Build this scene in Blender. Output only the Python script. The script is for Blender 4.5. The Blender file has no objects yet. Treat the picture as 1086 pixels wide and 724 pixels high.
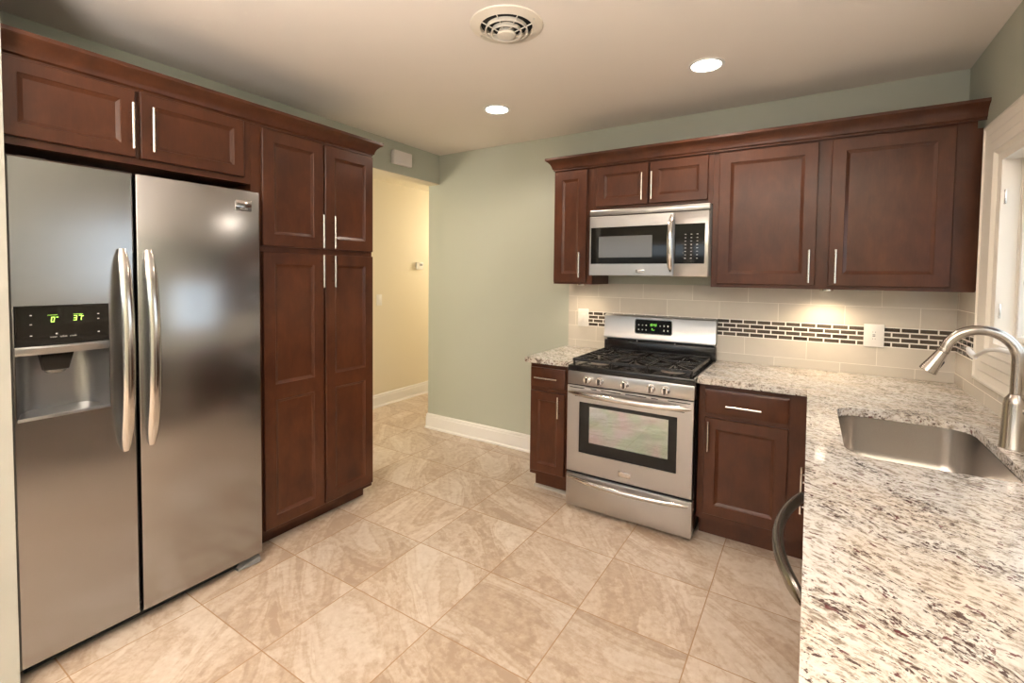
import bpy, bmesh, math, random
from mathutils import Vector, Matrix
random.seed(7)
PI = math.pi
SC = bpy.context.scene
C = SC.collection

# ------------------------------------------------------------------ camera
CAM = (1.2437, -3.3465, 1.4567)
YAW, PITCH, ROLL = math.radians(32.2343), math.radians(-2.2392), math.radians(0.6353)
FPX, PPY = 501.54, 311.42
fw = Vector((-math.sin(YAW) * math.cos(PITCH), math.cos(YAW) * math.cos(PITCH), math.sin(PITCH)))
rt = Vector((math.cos(YAW), math.sin(YAW), 0))
up = rt.cross(fw)
r2 = rt * math.cos(ROLL) + up * math.sin(ROLL)
u2 = -rt * math.sin(ROLL) + up * math.cos(ROLL)
cd = bpy.data.cameras.new('camera')
cam = bpy.data.objects.new('camera', cd)
C.objects.link(cam)
M = Matrix((r2, u2, -fw)).transposed().to_4x4()
M.translation = CAM
cam.matrix_world = M
cd.sensor_width = 36
cd.lens = FPX / 1086 * 36
cd.shift_y = -(362 - PPY) / 1086
cd.clip_start = 0.02
SC.camera = cam

# ------------------------------------------------------------------ light, exposure
VS = SC.view_settings
SC.display_settings.display_device = 'sRGB'
VS.view_transform = 'Standard'
VS.look = 'None'
VS.gamma = 1
VS.use_curve_mapping = False
VS.exposure = 1.10
W_DAY = 1.7          # overcast daylight
P_DOWN = 15.0        # recessed downlights, also the added spots behind the camera
P_PUCK = 6.0         # under-cabinet pucks
P_FILL = 640.0        # added fill spot behind the camera, brightens the ceiling
P_HALL = 23.0
WARM = (1.0, 0.86, 0.72)
world = bpy.data.worlds.new('overcast_sky')
SC.world = world
world.use_nodes = True
bg = world.node_tree.nodes['Background']
bg.inputs[0].default_value = (0.80, 0.91, 1.0, 1)
bg.inputs[1].default_value = W_DAY


def add_light(name, kind, loc, power, col, rot=(0, 0, 0), **kw):
    l = bpy.data.lights.new(name, kind)
    l.energy = power
    l.color = col
    for k, v in kw.items():
        setattr(l, k, v)
    o = bpy.data.objects.new(name, l)
    o.location = loc
    o.rotation_euler = rot
    C.objects.link(o)
    return o


# room numbers
XL, XR, H = -1.669, 1.908, 2.5445
HALLX, HALLC = -2.7228, 2.465
YS = -6.6            # far end of the room behind the camera
XW = -3.6            # its left side
WIN = (-1.86, -0.60, 1.185, 1.965)      # kitchen window y0 y1 z0 z1
DOORW = (-2.6, 1.2, 0.05, 2.15)         # glazed door in the end wall x0 x1 z0 z1
for nm, loc, rot, sx, sy in (
        ('window_daylight', (XR + 0.12, (WIN[0] + WIN[1]) / 2, (WIN[2] + WIN[3]) / 2), (0, PI / 2, 0), WIN[3] - WIN[2], WIN[1] - WIN[0]),
        ('glazed_door_daylight', ((DOORW[0] + DOORW[1]) / 2, YS - 0.12, (DOORW[2] + DOORW[3]) / 2), (PI / 2, 0, 0), DOORW[1] - DOORW[0], DOORW[3] - DOORW[2])):
    p = add_light(nm, 'AREA', loc, 1, (1, 1, 1), rot, shape='RECTANGLE', size=sx, size_y=sy)
    p.data.cycles.is_portal = True


# ------------------------------------------------------------------ helpers: nodes
def new_mat(name):
    m = bpy.data.materials.new(name)
    m.use_nodes = True
    nt = m.node_tree
    return m, nt, nt.nodes['Principled BSDF']


def N(nt, typ, ins=None, **attrs):
    n = nt.nodes.new('ShaderNode' + typ)
    for k, v in attrs.items():
        setattr(n, k, v)
    for k, v in (ins or {}).items():
        s = n.inputs[k]
        if isinstance(v, bpy.types.NodeSocket):
            nt.links.new(v, s)
        else:
            s.default_value = v
    return n


def math_(nt, op, a, b=None, c=None, clamp=False):
    ins = {0: a}
    if b is not None: ins[1] = b
    if c is not None: ins[2] = c
    n = N(nt, 'Math', ins, operation=op)
    n.use_clamp = clamp
    return n.outputs[0]


def ramp(nt, fac, stops, interp='LINEAR'):
    n = N(nt, 'ValToRGB', {0: fac})
    cr = n.color_ramp
    cr.interpolation = interp
    while len(cr.elements) < len(stops):
        cr.elements.new(0.5)
    for e, (p, c) in zip(cr.elements, stops):
        e.position = p
        e.color = (*c, 1) if len(c) == 3 else c
    return n.outputs[0]


def mix(nt, fac, a, b, mode='MIX'):
    n = N(nt, 'MixRGB', {0: fac, 1: a, 2: b}, blend_type=mode)
    return n.outputs[0]


def rgb(c): return (*c, 1)


def P(bsdf, nt, **kw):
    names = dict(color='Base Color', rough='Roughness', metal='Metallic', spec='Specular IOR Level', coat='Coat Weight',
                 coat_r='Coat Roughness', normal='Normal', emit='Emission Color', emit_s='Emission Strength', aniso='Anisotropic',
                 film='Thin Film Thickness', film_ior='Thin Film IOR', alpha='Alpha', trans='Transmission Weight', ior='IOR', tangent='Tangent')
    for k, v in kw.items():
        s = bsdf.inputs[names[k]]
        if isinstance(v, bpy.types.NodeSocket):
            nt.links.new(v, s)
        elif k in ('color', 'emit'):
            s.default_value = rgb(v)
        else:
            s.default_value = v


def plain(name, color, rough=0.5, **kw):
    m, nt, b = new_mat(name)
    P(b, nt, color=color, rough=rough, **kw)
    return m


def bump(nt, height, strength, dist=0.002):
    return N(nt, 'Bump', {'Height': height, 'Strength': strength, 'Distance': dist}).outputs[0]


# ------------------------------------------------------------------ materials
def paint(name, color, rough=0.55, tex=60):
    m, nt, b = new_mat(name)
    pos = N(nt, 'NewGeometry').outputs['Position']
    n = N(nt, 'TexNoise', {'Vector': pos, 'Scale': tex, 'Detail': 3.0}).outputs[0]
    P(b, nt, color=color, rough=rough, normal=bump(nt, n, 0.08, 0.001))
    return m


def wood(name, c_dark, c_light, rough=0.33):
    m, nt, b = new_mat(name)
    co = N(nt, 'TexCoord').outputs['Object']
    mp = N(nt, 'Mapping', {'Vector': co, 'Scale': (5, 5, 2.6)}).outputs[0]
    n1 = N(nt, 'TexNoise', {'Vector': mp, 'Scale': 1.8, 'Detail': 6.0, 'Roughness': 0.6, 'Distortion': 0.3}).outputs[0]
    mp2 = N(nt, 'Mapping', {'Vector': co, 'Scale': (150, 150, 14)}).outputs[0]
    n2 = N(nt, 'TexNoise', {'Vector': mp2, 'Scale': 1.0, 'Detail': 3.0}).outputs[0]
    f = math_(nt, 'ADD', math_(nt, 'MULTIPLY', n1, 0.85), math_(nt, 'MULTIPLY', n2, 0.15))
    col = ramp(nt, f, [(0.30, c_dark), (0.70, c_light)])
    P(b, nt, color=col, rough=rough, spec=0.32, coat=0.09, coat_r=0.16, normal=bump(nt, n2, 0.05, 0.0006))
    return m


def steel(name, color, rough, tangent=None, aniso=0.0):
    """brushed steel: reflections smear along the given world direction"""
    m, nt, b = new_mat(name)
    P(b, nt, color=color, rough=rough, metal=1.0)
    if tangent:
        tg = N(nt, 'CombineXYZ', {0: tangent[0], 1: tangent[1], 2: tangent[2]}).outputs[0]
        P(b, nt, aniso=aniso, tangent=tg)
    return m


def floor_tile():
    m, nt, b = new_mat('travertine_tile')
    pos = N(nt, 'NewGeometry').outputs['Position']
    sx = N(nt, 'SeparateXYZ', {0: pos})
    u = math_(nt, 'DIVIDE', math_(nt, 'ADD', sx.outputs[0], 0.040), 0.464)
    v = math_(nt, 'DIVIDE', math_(nt, 'ADD', sx.outputs[1], 1.036), 0.4405)
    cu, cv = math_(nt, 'FLOOR', u), math_(nt, 'FLOOR', v)
    fu, fv = math_(nt, 'FRACT', u), math_(nt, 'FRACT', v)
    du = math_(nt, 'MULTIPLY', math_(nt, 'MINIMUM', fu, math_(nt, 'SUBTRACT', 1.0, fu)), 0.464)
    dv = math_(nt, 'MULTIPLY', math_(nt, 'MINIMUM', fv, math_(nt, 'SUBTRACT', 1.0, fv)), 0.4405)
    d = math_(nt, 'MINIMUM', du, dv)
    grout = math_(nt, 'LESS_THAN', d, 0.0021)
    cell = N(nt, 'CombineXYZ', {0: cu, 1: cv, 2: 3.7}).outputs[0]
    wn = N(nt, 'TexWhiteNoise', {'Vector': cell}, noise_dimensions='3D')
    ang = math_(nt, 'ADD', math_(nt, 'MULTIPLY', wn.outputs['Value'], 1.3), 0.1)
    rot = N(nt, 'VectorRotate', {'Vector': pos, 'Angle': ang}, rotation_type='Z_AXIS').outputs[0]
    off = N(nt, 'VectorMath', {0: wn.outputs['Color'], 1: (31.0, 17.0, 23.0)}, operation='MULTIPLY').outputs[0]
    p = N(nt, 'VectorMath', {0: rot, 1: off}, operation='ADD').outputs[0]
    ms = N(nt, 'Mapping', {'Vector': p, 'Scale': (1.0, 3.2, 1.0)}).outputs[0]
    big = N(nt, 'TexNoise', {'Vector': ms, 'Scale': 1.5, 'Detail': 5.0, 'Roughness': 0.5, 'Distortion': 0.9}).outputs[0]
    fine = N(nt, 'TexNoise', {'Vector': p, 'Scale': 30.0, 'Detail': 6.0, 'Roughness': 0.7}).outputs[0]
    patch = N(nt, 'TexNoise', {'Vector': p, 'Scale': 3.0, 'Detail': 2.0}).outputs[0]
    band = math_(nt, 'PINGPONG', math_(nt, 'ADD', math_(nt, 'MULTIPLY', big, 9.0), math_(nt, 'MULTIPLY', fine, 0.55)), 0.5)
    band = math_(nt, 'MULTIPLY', band, 2.0)
    keep = ramp(nt, patch, [(0.38, (0.15, 0.15, 0.15)), (0.62, (1, 1, 1))])
    line = ramp(nt, band, [(0.0, (1, 1, 1)), (0.16, (0.25, 0.25, 0.25)), (0.45, (0, 0, 0))])
    f = math_(nt, 'ADD', math_(nt, 'ADD', math_(nt, 'MULTIPLY', big, 0.50), math_(nt, 'MULTIPLY', fine, 0.42)), math_(nt, 'MULTIPLY', band, 0.075))
    col = ramp(nt, f, [(0.39, (0.41, 0.30, 0.215)), (0.47, (0.50, 0.39, 0.295)), (0.53, (0.565, 0.465, 0.37)), (0.63, (0.64, 0.555, 0.47))])
    col = mix(nt, math_(nt, 'MULTIPLY', math_(nt, 'MULTIPLY', line, keep), 0.26), col, (0.36, 0.245, 0.16, 1))
    tone = math_(nt, 'ADD', math_(nt, 'MULTIPLY', wn.outputs['Value'], 0.12), 0.92)
    col = mix(nt, 1.0, col, N(nt, 'CombineXYZ', {0: tone, 1: tone, 2: tone}).outputs[0], 'MULTIPLY')
    col = mix(nt, grout, col, (0.36, 0.22, 0.12, 1))
    edge = math_(nt, 'MULTIPLY', math_(nt, 'MINIMUM', d, 0.005), 200.0)
    h = math_(nt, 'ADD', edge, math_(nt, 'MULTIPLY', fine, 0.25))
    rough = math_(nt, 'ADD', math_(nt, 'MULTIPLY', fine, 0.18), math_(nt, 'ADD', math_(nt, 'MULTIPLY', grout, 0.4), 0.24))
    P(b, nt, color=col, rough=rough, normal=bump(nt, h, 0.25, 0.002))
    return m


def granite():
    m, nt, b = new_mat('speckled_granite')
    pos = N(nt, 'NewGeometry').outputs['Position']
    rot = N(nt, 'VectorRotate', {'Vector': pos, 'Angle': GR_ANG}, rotation_type='Z_AXIS').outputs[0]
    warp = N(nt, 'TexNoise', {'Vector': rot, 'Scale': 5.0, 'Detail': 3.0}).outputs['Color']
    rw = N(nt, 'VectorMath', {0: rot, 1: N(nt, 'VectorMath', {0: warp, 1: (0.09, 0.09, 0.09)}, operation='MULTIPLY').outputs[0]}, operation='ADD').outputs[0]

    def spots(scale, stretch, seed, detail=3.0, rough=0.6):
        mp = N(nt, 'Mapping', {'Vector': rw, 'Location': (seed, seed * 1.7, seed * 0.3), 'Scale': (1.0, stretch, stretch)}).outputs[0]
        return N(nt, 'TexNoise', {'Vector': mp, 'Scale': scale, 'Detail': detail, 'Roughness': rough}).outputs[0]

    lo = spots(3.5, 1.6, 3.0)
    mid = spots(40.0, 1.9, 11.0, 6.0, 0.7)
    base = ramp(nt, mid, [(0.36, (0.22, 0.185, 0.155)), (0.43, (0.40, 0.36, 0.315)), (0.49, (0.58, 0.555, 0.52)), (0.66, (0.68, 0.66, 0.635))])
    tan = math_(nt, 'MULTIPLY', ramp(nt, lo, [(0.45, (0, 0, 0)), (0.62, (1, 1, 1))]), 0.35)
    base = mix(nt, tan, base, mix(nt, 1.0, base, (0.95, 0.80, 0.62, 1), 'MULTIPLY'))
    dens = math_(nt, 'MULTIPLY', math_(nt, 'SUBTRACT', spots(9.0, 1.5, 21.0, 4.0), 0.5), 0.50)
    grey = ramp(nt, math_(nt, 'ADD', spots(66.0, 2.0, 31.0, 5.0, 0.72), dens), [(0.565, (0, 0, 0)), (0.62, (1, 1, 1))])
    col = mix(nt, math_(nt, 'MULTIPLY', grey, 0.50), base, (0.15, 0.125, 0.105, 1))
    dark = ramp(nt, math_(nt, 'ADD', spots(72.0, 1.9, 47.0, 4.0, 0.62), dens), [(0.595, (0, 0, 0)), (0.63, (1, 1, 1))])
    col = mix(nt, math_(nt, 'MULTIPLY', dark, 0.92), col, (0.060, 0.030, 0.026, 1))
    red = ramp(nt, spots(46.0, 1.5, 71.0, 3.0, 0.5), [(0.645, (0, 0, 0)), (0.67, (1, 1, 1))])
    col = mix(nt, math_(nt, 'MULTIPLY', red, 0.85), col, (0.105, 0.024, 0.026, 1))
    P(b, nt, color=col, rough=0.12, spec=0.5)
    return m


def splash_tile():
    m, nt, b = new_mat('backsplash_tile')
    pos = N(nt, 'NewGeometry').outputs['Position']
    s = N(nt, 'SeparateXYZ', {0: pos})
    uu = math_(nt, 'SUBTRACT', s.outputs[0], s.outputs[1])
    z = s.outputs[2]

    def brick(u0, z0, wid, hei, mort, off=0.5):
        v = N(nt, 'CombineXYZ', {0: math_(nt, 'SUBTRACT', uu, u0), 1: math_(nt, 'SUBTRACT', z, z0), 2: 0.0}).outputs[0]
        n = N(nt, 'TexBrick', {'Vector': v, 'Color1': (0, 0, 0, 1), 'Color2': (1, 1, 1, 1), 'Mortar': (0.5, 0.5, 0.5, 1), 'Scale': 1.0, 'Mortar Size': mort,
                               'Mortar Smooth': 0.0, 'Bias': 0.0, 'Brick Width': wid, 'Row Height': hei})
        n.offset = off
        n.offset_frequency = 2
        return n
    # field tile above and below the mosaic band
    hi = brick(-10.08 - 0.102 + 0.016, 1.190 - 0.112 * 10, 0.336, 0.112, 0.0014)
    lo = brick(-10.08 + 0.066 + 0.002, 1.080 - 0.110 * 9, 0.336, 0.110, 0.0014)
    mo = brick(-0.0785 * 100 + 0.0385 - 0.0055, 1.080, 0.0785, 0.0275, 0.0036)
    up_ = math_(nt, 'GREATER_THAN', z, 1.1905)
    fac = mix(nt, up_, lo.outputs['Fac'], hi.outputs['Fac'])
    tid = mix(nt, up_, lo.outputs['Color'], hi.outputs['Color'])
    band = math_(nt, 'MULTIPLY', math_(nt, 'GREATER_THAN', z, 1.078), math_(nt, 'MULTIPLY', math_(nt, 'LESS_THAN', z, 1.191), math_(nt, 'GREATER_THAN', uu, -0.172)))
    n = N(nt, 'TexNoise', {'Vector': pos, 'Scale': 9.0, 'Detail': 3.0}).outputs[0]
    tile = ramp(nt, math_(nt, 'ADD', math_(nt, 'MULTIPLY', tid, 0.4), math_(nt, 'MULTIPLY', n, 0.6)), [(0.2, (0.56, 0.51, 0.44)), (0.8, (0.64, 0.59, 0.51))])
    tile = mix(nt, fac, tile, (0.76, 0.71, 0.62, 1))
    n2 = N(nt, 'TexNoise', {'Vector': pos, 'Scale': 70.0, 'Detail': 4.0}).outputs[0]
    gl = ramp(nt, math_(nt, 'ADD', math_(nt, 'MULTIPLY', mo.outputs['Color'], 0.6), math_(nt, 'MULTIPLY', n2, 0.4)),
              [(0.2, (0.045, 0.033, 0.024)), (0.8, (0.125, 0.100, 0.075))])
    gl = mix(nt, mo.outputs['Fac'], gl, (0.80, 0.77, 0.70, 1))
    col = mix(nt, band, tile, gl)
    mf = mix(nt, band, fac, mo.outputs['Fac'])
    rough = math_(nt, 'ADD', math_(nt, 'MULTIPLY', mf, 0.5), 0.14)
    P(b, nt, color=col, rough=rough, normal=bump(nt, math_(nt, 'SUBTRACT', 1.0, mf), 0.3, 0.001))
    return m


def clear_glass(name, tint, fac):
    m, nt, b = new_mat(name)
    nt.nodes.remove(b)
    out = nt.nodes['Material Output']
    t = N(nt, 'BsdfTransparent', {0: rgb(tint)}).outputs[0]
    g = N(nt, 'BsdfGlossy', {0: (1, 1, 1, 1), 'Roughness': 0.02}).outputs[0]
    mx = N(nt, 'MixShader', {0: fac, 1: t, 2: g}).outputs[0]
    nt.links.new(mx, out.inputs[0])
    return m


def oven_glass():
    """half-mirror door glass; its green and pink sheen is painted in as noise colours"""
    m, nt, b = new_mat('oven_glass')
    nt.nodes.remove(b)
    pos = N(nt, 'NewGeometry').outputs['Position']
    n = N(nt, 'TexNoise', {'Vector': pos, 'Scale': 5.0, 'Detail': 2.0, 'Distortion': 0.8}).outputs[0]
    c = ramp(nt, n, [(0.34, (0.80, 0.66, 0.71)), (0.44, (0.72, 0.72, 0.69)), (0.54, (0.62, 0.76, 0.61)), (0.66, (0.70, 0.74, 0.76))])  # painted sheen: green and pink tints for the reflections
    t = N(nt, 'BsdfTransparent', {0: (0.9, 0.9, 0.9, 1)}).outputs[0]
    g = N(nt, 'BsdfGlossy', {0: c, 'Roughness': 0.03}).outputs[0]
    mx = N(nt, 'MixShader', {0: 0.50, 1: t, 2: g}).outputs[0]
    nt.links.new(mx, nt.nodes['Material Output'].inputs[0])
    return m


def glow(name, col, s):
    m, nt, b = new_mat(name)
    P(b, nt, color=(0.0, 0.0, 0.0), emit=col, emit_s=s, rough=0.4)
    return m


GR_ANG = 0.55
MT = dict(
    sage=paint('sage_green_paint', (0.435, 0.45, 0.375)),
    ceil=paint('ceiling_paint', (0.78, 0.72, 0.655), 0.7, 90),
    cream=paint('cream_hall_paint', (0.76, 0.69, 0.54)),
    trimw=plain('white_trim_paint', (0.80, 0.78, 0.75), 0.3),
    casing=plain('window_casing_paint', (0.80, 0.75, 0.67), 0.3),
    floor=floor_tile(), granite=None, splash=splash_tile(),
    wood=wood('dark_cherry_wood', (0.049, 0.0148, 0.0066), (0.100, 0.0325, 0.0138)),
    wood_in=wood('dark_cabinet_inside', (0.03, 0.011, 0.007), (0.045, 0.016, 0.01), 0.5),
    steel_h=steel('brushed_steel_doors', (0.39, 0.385, 0.385), 0.23, (0, 1, 0), 0.6),
    steel=steel('brushed_steel', (0.50, 0.485, 0.475), 0.30, (1, 0, 0), 0.5),
    steel_bow=plain('satin_steel_bar', (0.66, 0.635, 0.61), 0.16, metal=1.0),
    bow_dark=plain('dark_reflection_steel_bar', (0.30, 0.28, 0.25), 0.20, metal=1.0),  # steel bar, colour darkened to stand for dark reflections
    nickel=plain('brushed_nickel', (0.72, 0.67, 0.61), 0.24, metal=1.0),
    faucet=plain('faucet_nickel', (0.46, 0.415, 0.37), 0.27, metal=1.0),
    sink=steel('sink_steel', (0.56, 0.52, 0.48), 0.27, (0, 0, 1), 0.5),
    black=plain('black_plastic', (0.012, 0.012, 0.012), 0.4),
    black_g=plain('black_glass', (0.008, 0.007, 0.006), 0.05, spec=0.35),
    enamel=plain('black_enamel', (0.013, 0.012, 0.012), 0.18),
    iron=plain('cast_iron', (0.016, 0.013, 0.011), 0.24),
    cap=plain('burner_cap_enamel', (0.02, 0.02, 0.02), 0.25),
    burner=plain('burner_base_metal', (0.30, 0.26, 0.23), 0.35, metal=0.8),
    grip=plain('grip_dark_reflection', (0.20, 0.17, 0.15), 0.25, metal=1.0),  # chrome grip; the dark reflection in it is put into the colour
    alu=plain('burner_aluminium', (0.62, 0.58, 0.54), 0.35, metal=1.0),
    grey=plain('grey_plastic', (0.22, 0.215, 0.21), 0.4),
    disp=plain('dispenser_grey', (0.33, 0.33, 0.335), 0.30, metal=0.9),
    gap=plain('gasket_and_gap_shade', (0.008, 0.008, 0.008), 0.7),  # near-black: paints the shade in slots and gaps, also the door gasket
    white=plain('white_plastic', (0.80, 0.78, 0.74), 0.35),
    chime=plain('chime_white', (0.74, 0.69, 0.67), 0.45),
    vent=plain('vent_painted_metal', (0.70, 0.64, 0.55), 0.5),
    shoe=plain('pale_shim_strip', (0.42, 0.385, 0.34), 0.6),
    mark=plain('printed_mark', (0.55, 0.54, 0.52), 0.5),
    mark_d=plain('dark_print', (0.07, 0.065, 0.06), 0.5),
    green=glow('green_led', (0.55, 1.0, 0.12), 1.6),
    green2=glow('green_led_clock', (0.30, 0.9, 0.10), 0.9),
    bulb=glow('lit_lamp_lens', (1.0, 0.93, 0.82), 14.0),
    puck=glow('lit_puck_lens', (1.0, 0.86, 0.66), 8.0),
    pane=clear_glass('window_glass', (0.97, 0.98, 0.98), 0.06),
    ovenpane=oven_glass(),
    cavity=plain('oven_enamel', (0.22, 0.22, 0.22), 0.4),
    rack=plain('oven_rack_chrome', (0.75, 0.72, 0.68), 0.2, metal=1.0),
    screen=plain('microwave_screen', (0.14, 0.145, 0.15), 0.12),
    maroon=plain('maroon_fabric', (0.055, 0.008, 0.015), 0.8),
    deck=plain('dim_exterior_deck', (0.17, 0.155, 0.135), 0.8),  # dark tone chosen to keep outdoor reflections dim
    concrete=plain('exterior_concrete', (0.45, 0.45, 0.44), 0.8),
    plume=clear_glass('clear_spout', (0.75, 0.75, 0.75), 0.25),
)
MT['granite'] = granite()


# ------------------------------------------------------------------ helpers: meshes
def box(bm, x0, x1, y0, y1, z0, z1, bev=0.0, seg=2):
    vs = [bm.verts.new(p) for p in ((x0, y0, z0), (x1, y0, z0), (x1, y1, z0), (x0, y1, z0), (x0, y0, z1), (x1, y0, z1), (x1, y1, z1), (x0, y1, z1))]
    fs = [bm.faces.new([vs[i] for i in f]) for f in ((0, 3, 2, 1), (4, 5, 6, 7), (0, 1, 5, 4), (1, 2, 6, 5), (2, 3, 7, 6), (3, 0, 4, 7))]
    if bev:
        es = list({e for f in fs for e in f.edges})
        bmesh.ops.bevel(bm, geom=es, offset=bev, segments=seg, affect='EDGES', profile=0.5)


def BX(*a, **k):
    bm = bmesh.new()
    box(bm, *a, **k)
    return bm


def frame_of(t, ref):
    s = t.cross(ref)
    if s.length < 1e-6:
        s = t.cross(Vector((1, 0, 0)))
    s.normalize()
    return s, s.cross(t).normalized()


def tube(bm, pts, ra, rb=None, ref=(0, 0, 1), seg=12, cap=True):
    """sweep an ellipse along pts; ra along the side vector, rb along the other (each a number or one per point)"""
    pts = [Vector(p) for p in pts]
    n = len(pts)
    ra = ra if isinstance(ra, (list, tuple)) else [ra] * n
    rb = ra if rb is None else (rb if isinstance(rb, (list, tuple)) else [rb] * n)
    ref = Vector(ref)
    rings = []
    for i, p in enumerate(pts):
        t = (pts[min(i + 1, n - 1)] - pts[max(i - 1, 0)]).normalized()
        s, w = frame_of(t, ref)
        rings.append([bm.verts.new(p + s * (ra[i] * math.cos(2 * PI * k / seg)) + w * (rb[i] * math.sin(2 * PI * k / seg))) for k in range(seg)])
    for a, b in zip(rings, rings[1:]):
        for k in range(seg):
            bm.faces.new((a[k], a[(k + 1) % seg], b[(k + 1) % seg], b[k]))
    if cap:
        bm.faces.new(list(reversed(rings[0])))
        bm.faces.new(rings[-1])


def lathe(bm, prof, c=(0, 0, 0), axis='z', seg=32, close=False):
    """spin (r, h) pairs round an axis through c"""
    c = Vector(c)
    A = {'z': (Vector((1, 0, 0)), Vector((0, 1, 0)), Vector((0, 0, 1))), 'y': (Vector((1, 0, 0)), Vector((0, 0, 1)), Vector((0, -1, 0))),
         'x': (Vector((0, 1, 0)), Vector((0, 0, 1)), Vector((1, 0, 0)))}[axis]
    rings = []
    for r, h in prof:
        if r < 1e-6:
            rings.append([bm.verts.new(c + A[2] * h)])
        else:
            rings.append([bm.verts.new(c + A[0] * r * math.cos(2 * PI * k / seg) + A[1] * r * math.sin(2 * PI * k / seg) + A[2] * h) for k in range(seg)])
    pairs = list(zip(rings, rings[1:])) + ([(rings[-1], rings[0])] if close else [])
    for a, b in pairs:
        if len(a) == 1 and len(b) == 1:
            continue
        for k in range(seg):
            if len(a) == 1:
                bm.faces.new((a[0], b[(k + 1) % seg], b[k]))
            elif len(b) == 1:
                bm.faces.new((a[k], a[(k + 1) % seg], b[0]))
            else:
                bm.faces.new((a[k], a[(k + 1) % seg], b[(k + 1) % seg], b[k]))


def obj(name, bm, mat, parent=None, loc=None, smooth=32):
    bmesh.ops.remove_doubles(bm, verts=bm.verts, dist=1e-6)
    bmesh.ops.recalc_face_normals(bm, faces=bm.faces)
    me = bpy.data.meshes.new(name)
    bm.to_mesh(me)
    bm.free()
    me.materials.append(mat)
    if smooth:
        for p in me.polygons:
            p.use_smooth = True
        me.set_sharp_from_angle(angle=math.radians(smooth))
    o = bpy.data.objects.new(name, me)
    C.objects.link(o)
    if parent is not None:
        o.parent = parent
    if loc is not None:
        o.location = loc
    return o


def tag(o, label, cat, group=None):
    o['label'] = label
    o['category'] = cat
    if group:
        o['group'] = group
    return o


def thing(name, label, cat, loc=(0, 0, 0), rz=0.0, group=None):
    o = bpy.data.objects.new(name, None)
    o.empty_display_size = 0.1
    C.objects.link(o)
    o.location = loc
    o.rotation_euler = (0, 0, rz)
    return tag(o, label, cat, group)


def struct(name, bm, mat, smooth=0):
    o = obj(name, bm, mat, smooth=smooth)
    o['kind'] = 'structure'
    return o


def plate(bm, x0, x1, z0, z1, yf, t, panels, edge=0.003, depth=0.009, slope=0.014, lip=0.0025, through=False):
    """a front (facing -y) with edges eased and a list of recessed or open rectangles stacked in z: (x0,x1,z0,z1)"""
    def ring(r, y):
        return [bm.verts.new((r[0], y, r[2])), bm.verts.new((r[1], y, r[2])), bm.verts.new((r[1], y, r[3])), bm.verts.new((r[0], y, r[3]))]

    def join(a, b):
        for k in range(4):
            bm.faces.new((a[k], a[(k + 1) % 4], b[(k + 1) % 4], b[k]))
    ins = lambda r, d: (r[0] + d, r[1] - d, r[2] + d, r[3] - d)
    R = (x0, x1, z0, z1)
    back = ring(R, yf + t)
    side = ring(R, yf + edge)
    join(back, side)
    front = ring(ins(R, edge), yf)
    join(side, front)
    fr = ins(R, edge)
    ps = sorted(panels, key=lambda p: p[2])
    # front face: full-height stiles and rails (same stile lines for all the panels)
    xs0, xs1 = ps[0][0], ps[0][1]
    zz = [fr[2]] + [q for p in ps for q in (p[2], p[3])] + [fr[3]]

    def quad(a, b, c, d, y):
        bm.faces.new([bm.verts.new((a, y, c)), bm.verts.new((b, y, c)), bm.verts.new((b, y, d)), bm.verts.new((a, y, d))])
    for lo, hi in zip(zz, zz[1:]):
        quad(fr[0], xs0, lo, hi, yf)
        quad(xs1, fr[1], lo, hi, yf)
    for i in range(0, len(zz), 2):
        quad(xs0, xs1, zz[i], zz[i + 1], yf)
    for p in ps:
        a = ring(p, yf)
        if through:
            b = ring(p, yf + t)
            join(a, b)
            continue
        b = ring(ins(p, lip), yf + depth * 0.35)
        join(a, b)
        c = ring(ins(p, lip + slope), yf + depth)
        join(b, c)
        bm.faces.new(c)
    if through:
        zz = [z0] + [q for p in ps for q in (p[2], p[3])] + [z1]
        for lo, hi in zip(zz, zz[1:]):
            quad(x0, xs0, lo, hi, yf + t)
            quad(xs1, x1, lo, hi, yf + t)
        for i in range(0, len(zz), 2):
            quad(xs0, xs1, zz[i], zz[i + 1], yf + t)
    else:
        bm.faces.new(back)
    bmesh.ops.remove_doubles(bm, verts=bm.verts, dist=1e-5)


def door(parent, x0, x1, z0, z1, yf, name='door', stile=0.062, rails=(), rail_h=0.075, t=0.02, mat='wood'):
    """framed door with a bevelled recessed panel; rails = z of the middle of any cross rail"""
    cuts = [z0 + stile] + [q for r in rails for q in (r - rail_h / 2, r + rail_h / 2)] + [z1 - stile]
    panels = [(x0 + stile, x1 - stile, cuts[i], cuts[i + 1]) for i in range(0, len(cuts), 2)]
    bm = bmesh.new()
    plate(bm, x0, x1, z0, z1, yf, t, panels)
    return obj(name, bm, MT[mat], parent, smooth=20)


def drawer_front(parent, x0, x1, z0, z1, yf, t=0.02):
    bm = bmesh.new()
    box(bm, x0, x1, yf + 0.004, yf + t, z0, z1)
    # raised field with a bevelled border
    a = [(x0, z0), (x1, z0), (x1, z1), (x0, z1)]
    s = 0.012
    b = [(x0 + s, z0 + s), (x1 - s, z0 + s), (x1 - s, z1 - s), (x0 + s, z1 - s)]
    va = [bm.verts.new((x, yf + 0.004, z)) for x, z in a]
    vb = [bm.verts.new((x, yf, z)) for x, z in b]
    for k in range(4):
        bm.faces.new((va[k], va[(k + 1) % 4], vb[(k + 1) % 4], vb[k]))
    bm.faces.new(vb)
    return obj('drawer', bm, MT['wood'], parent, smooth=20)


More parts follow.
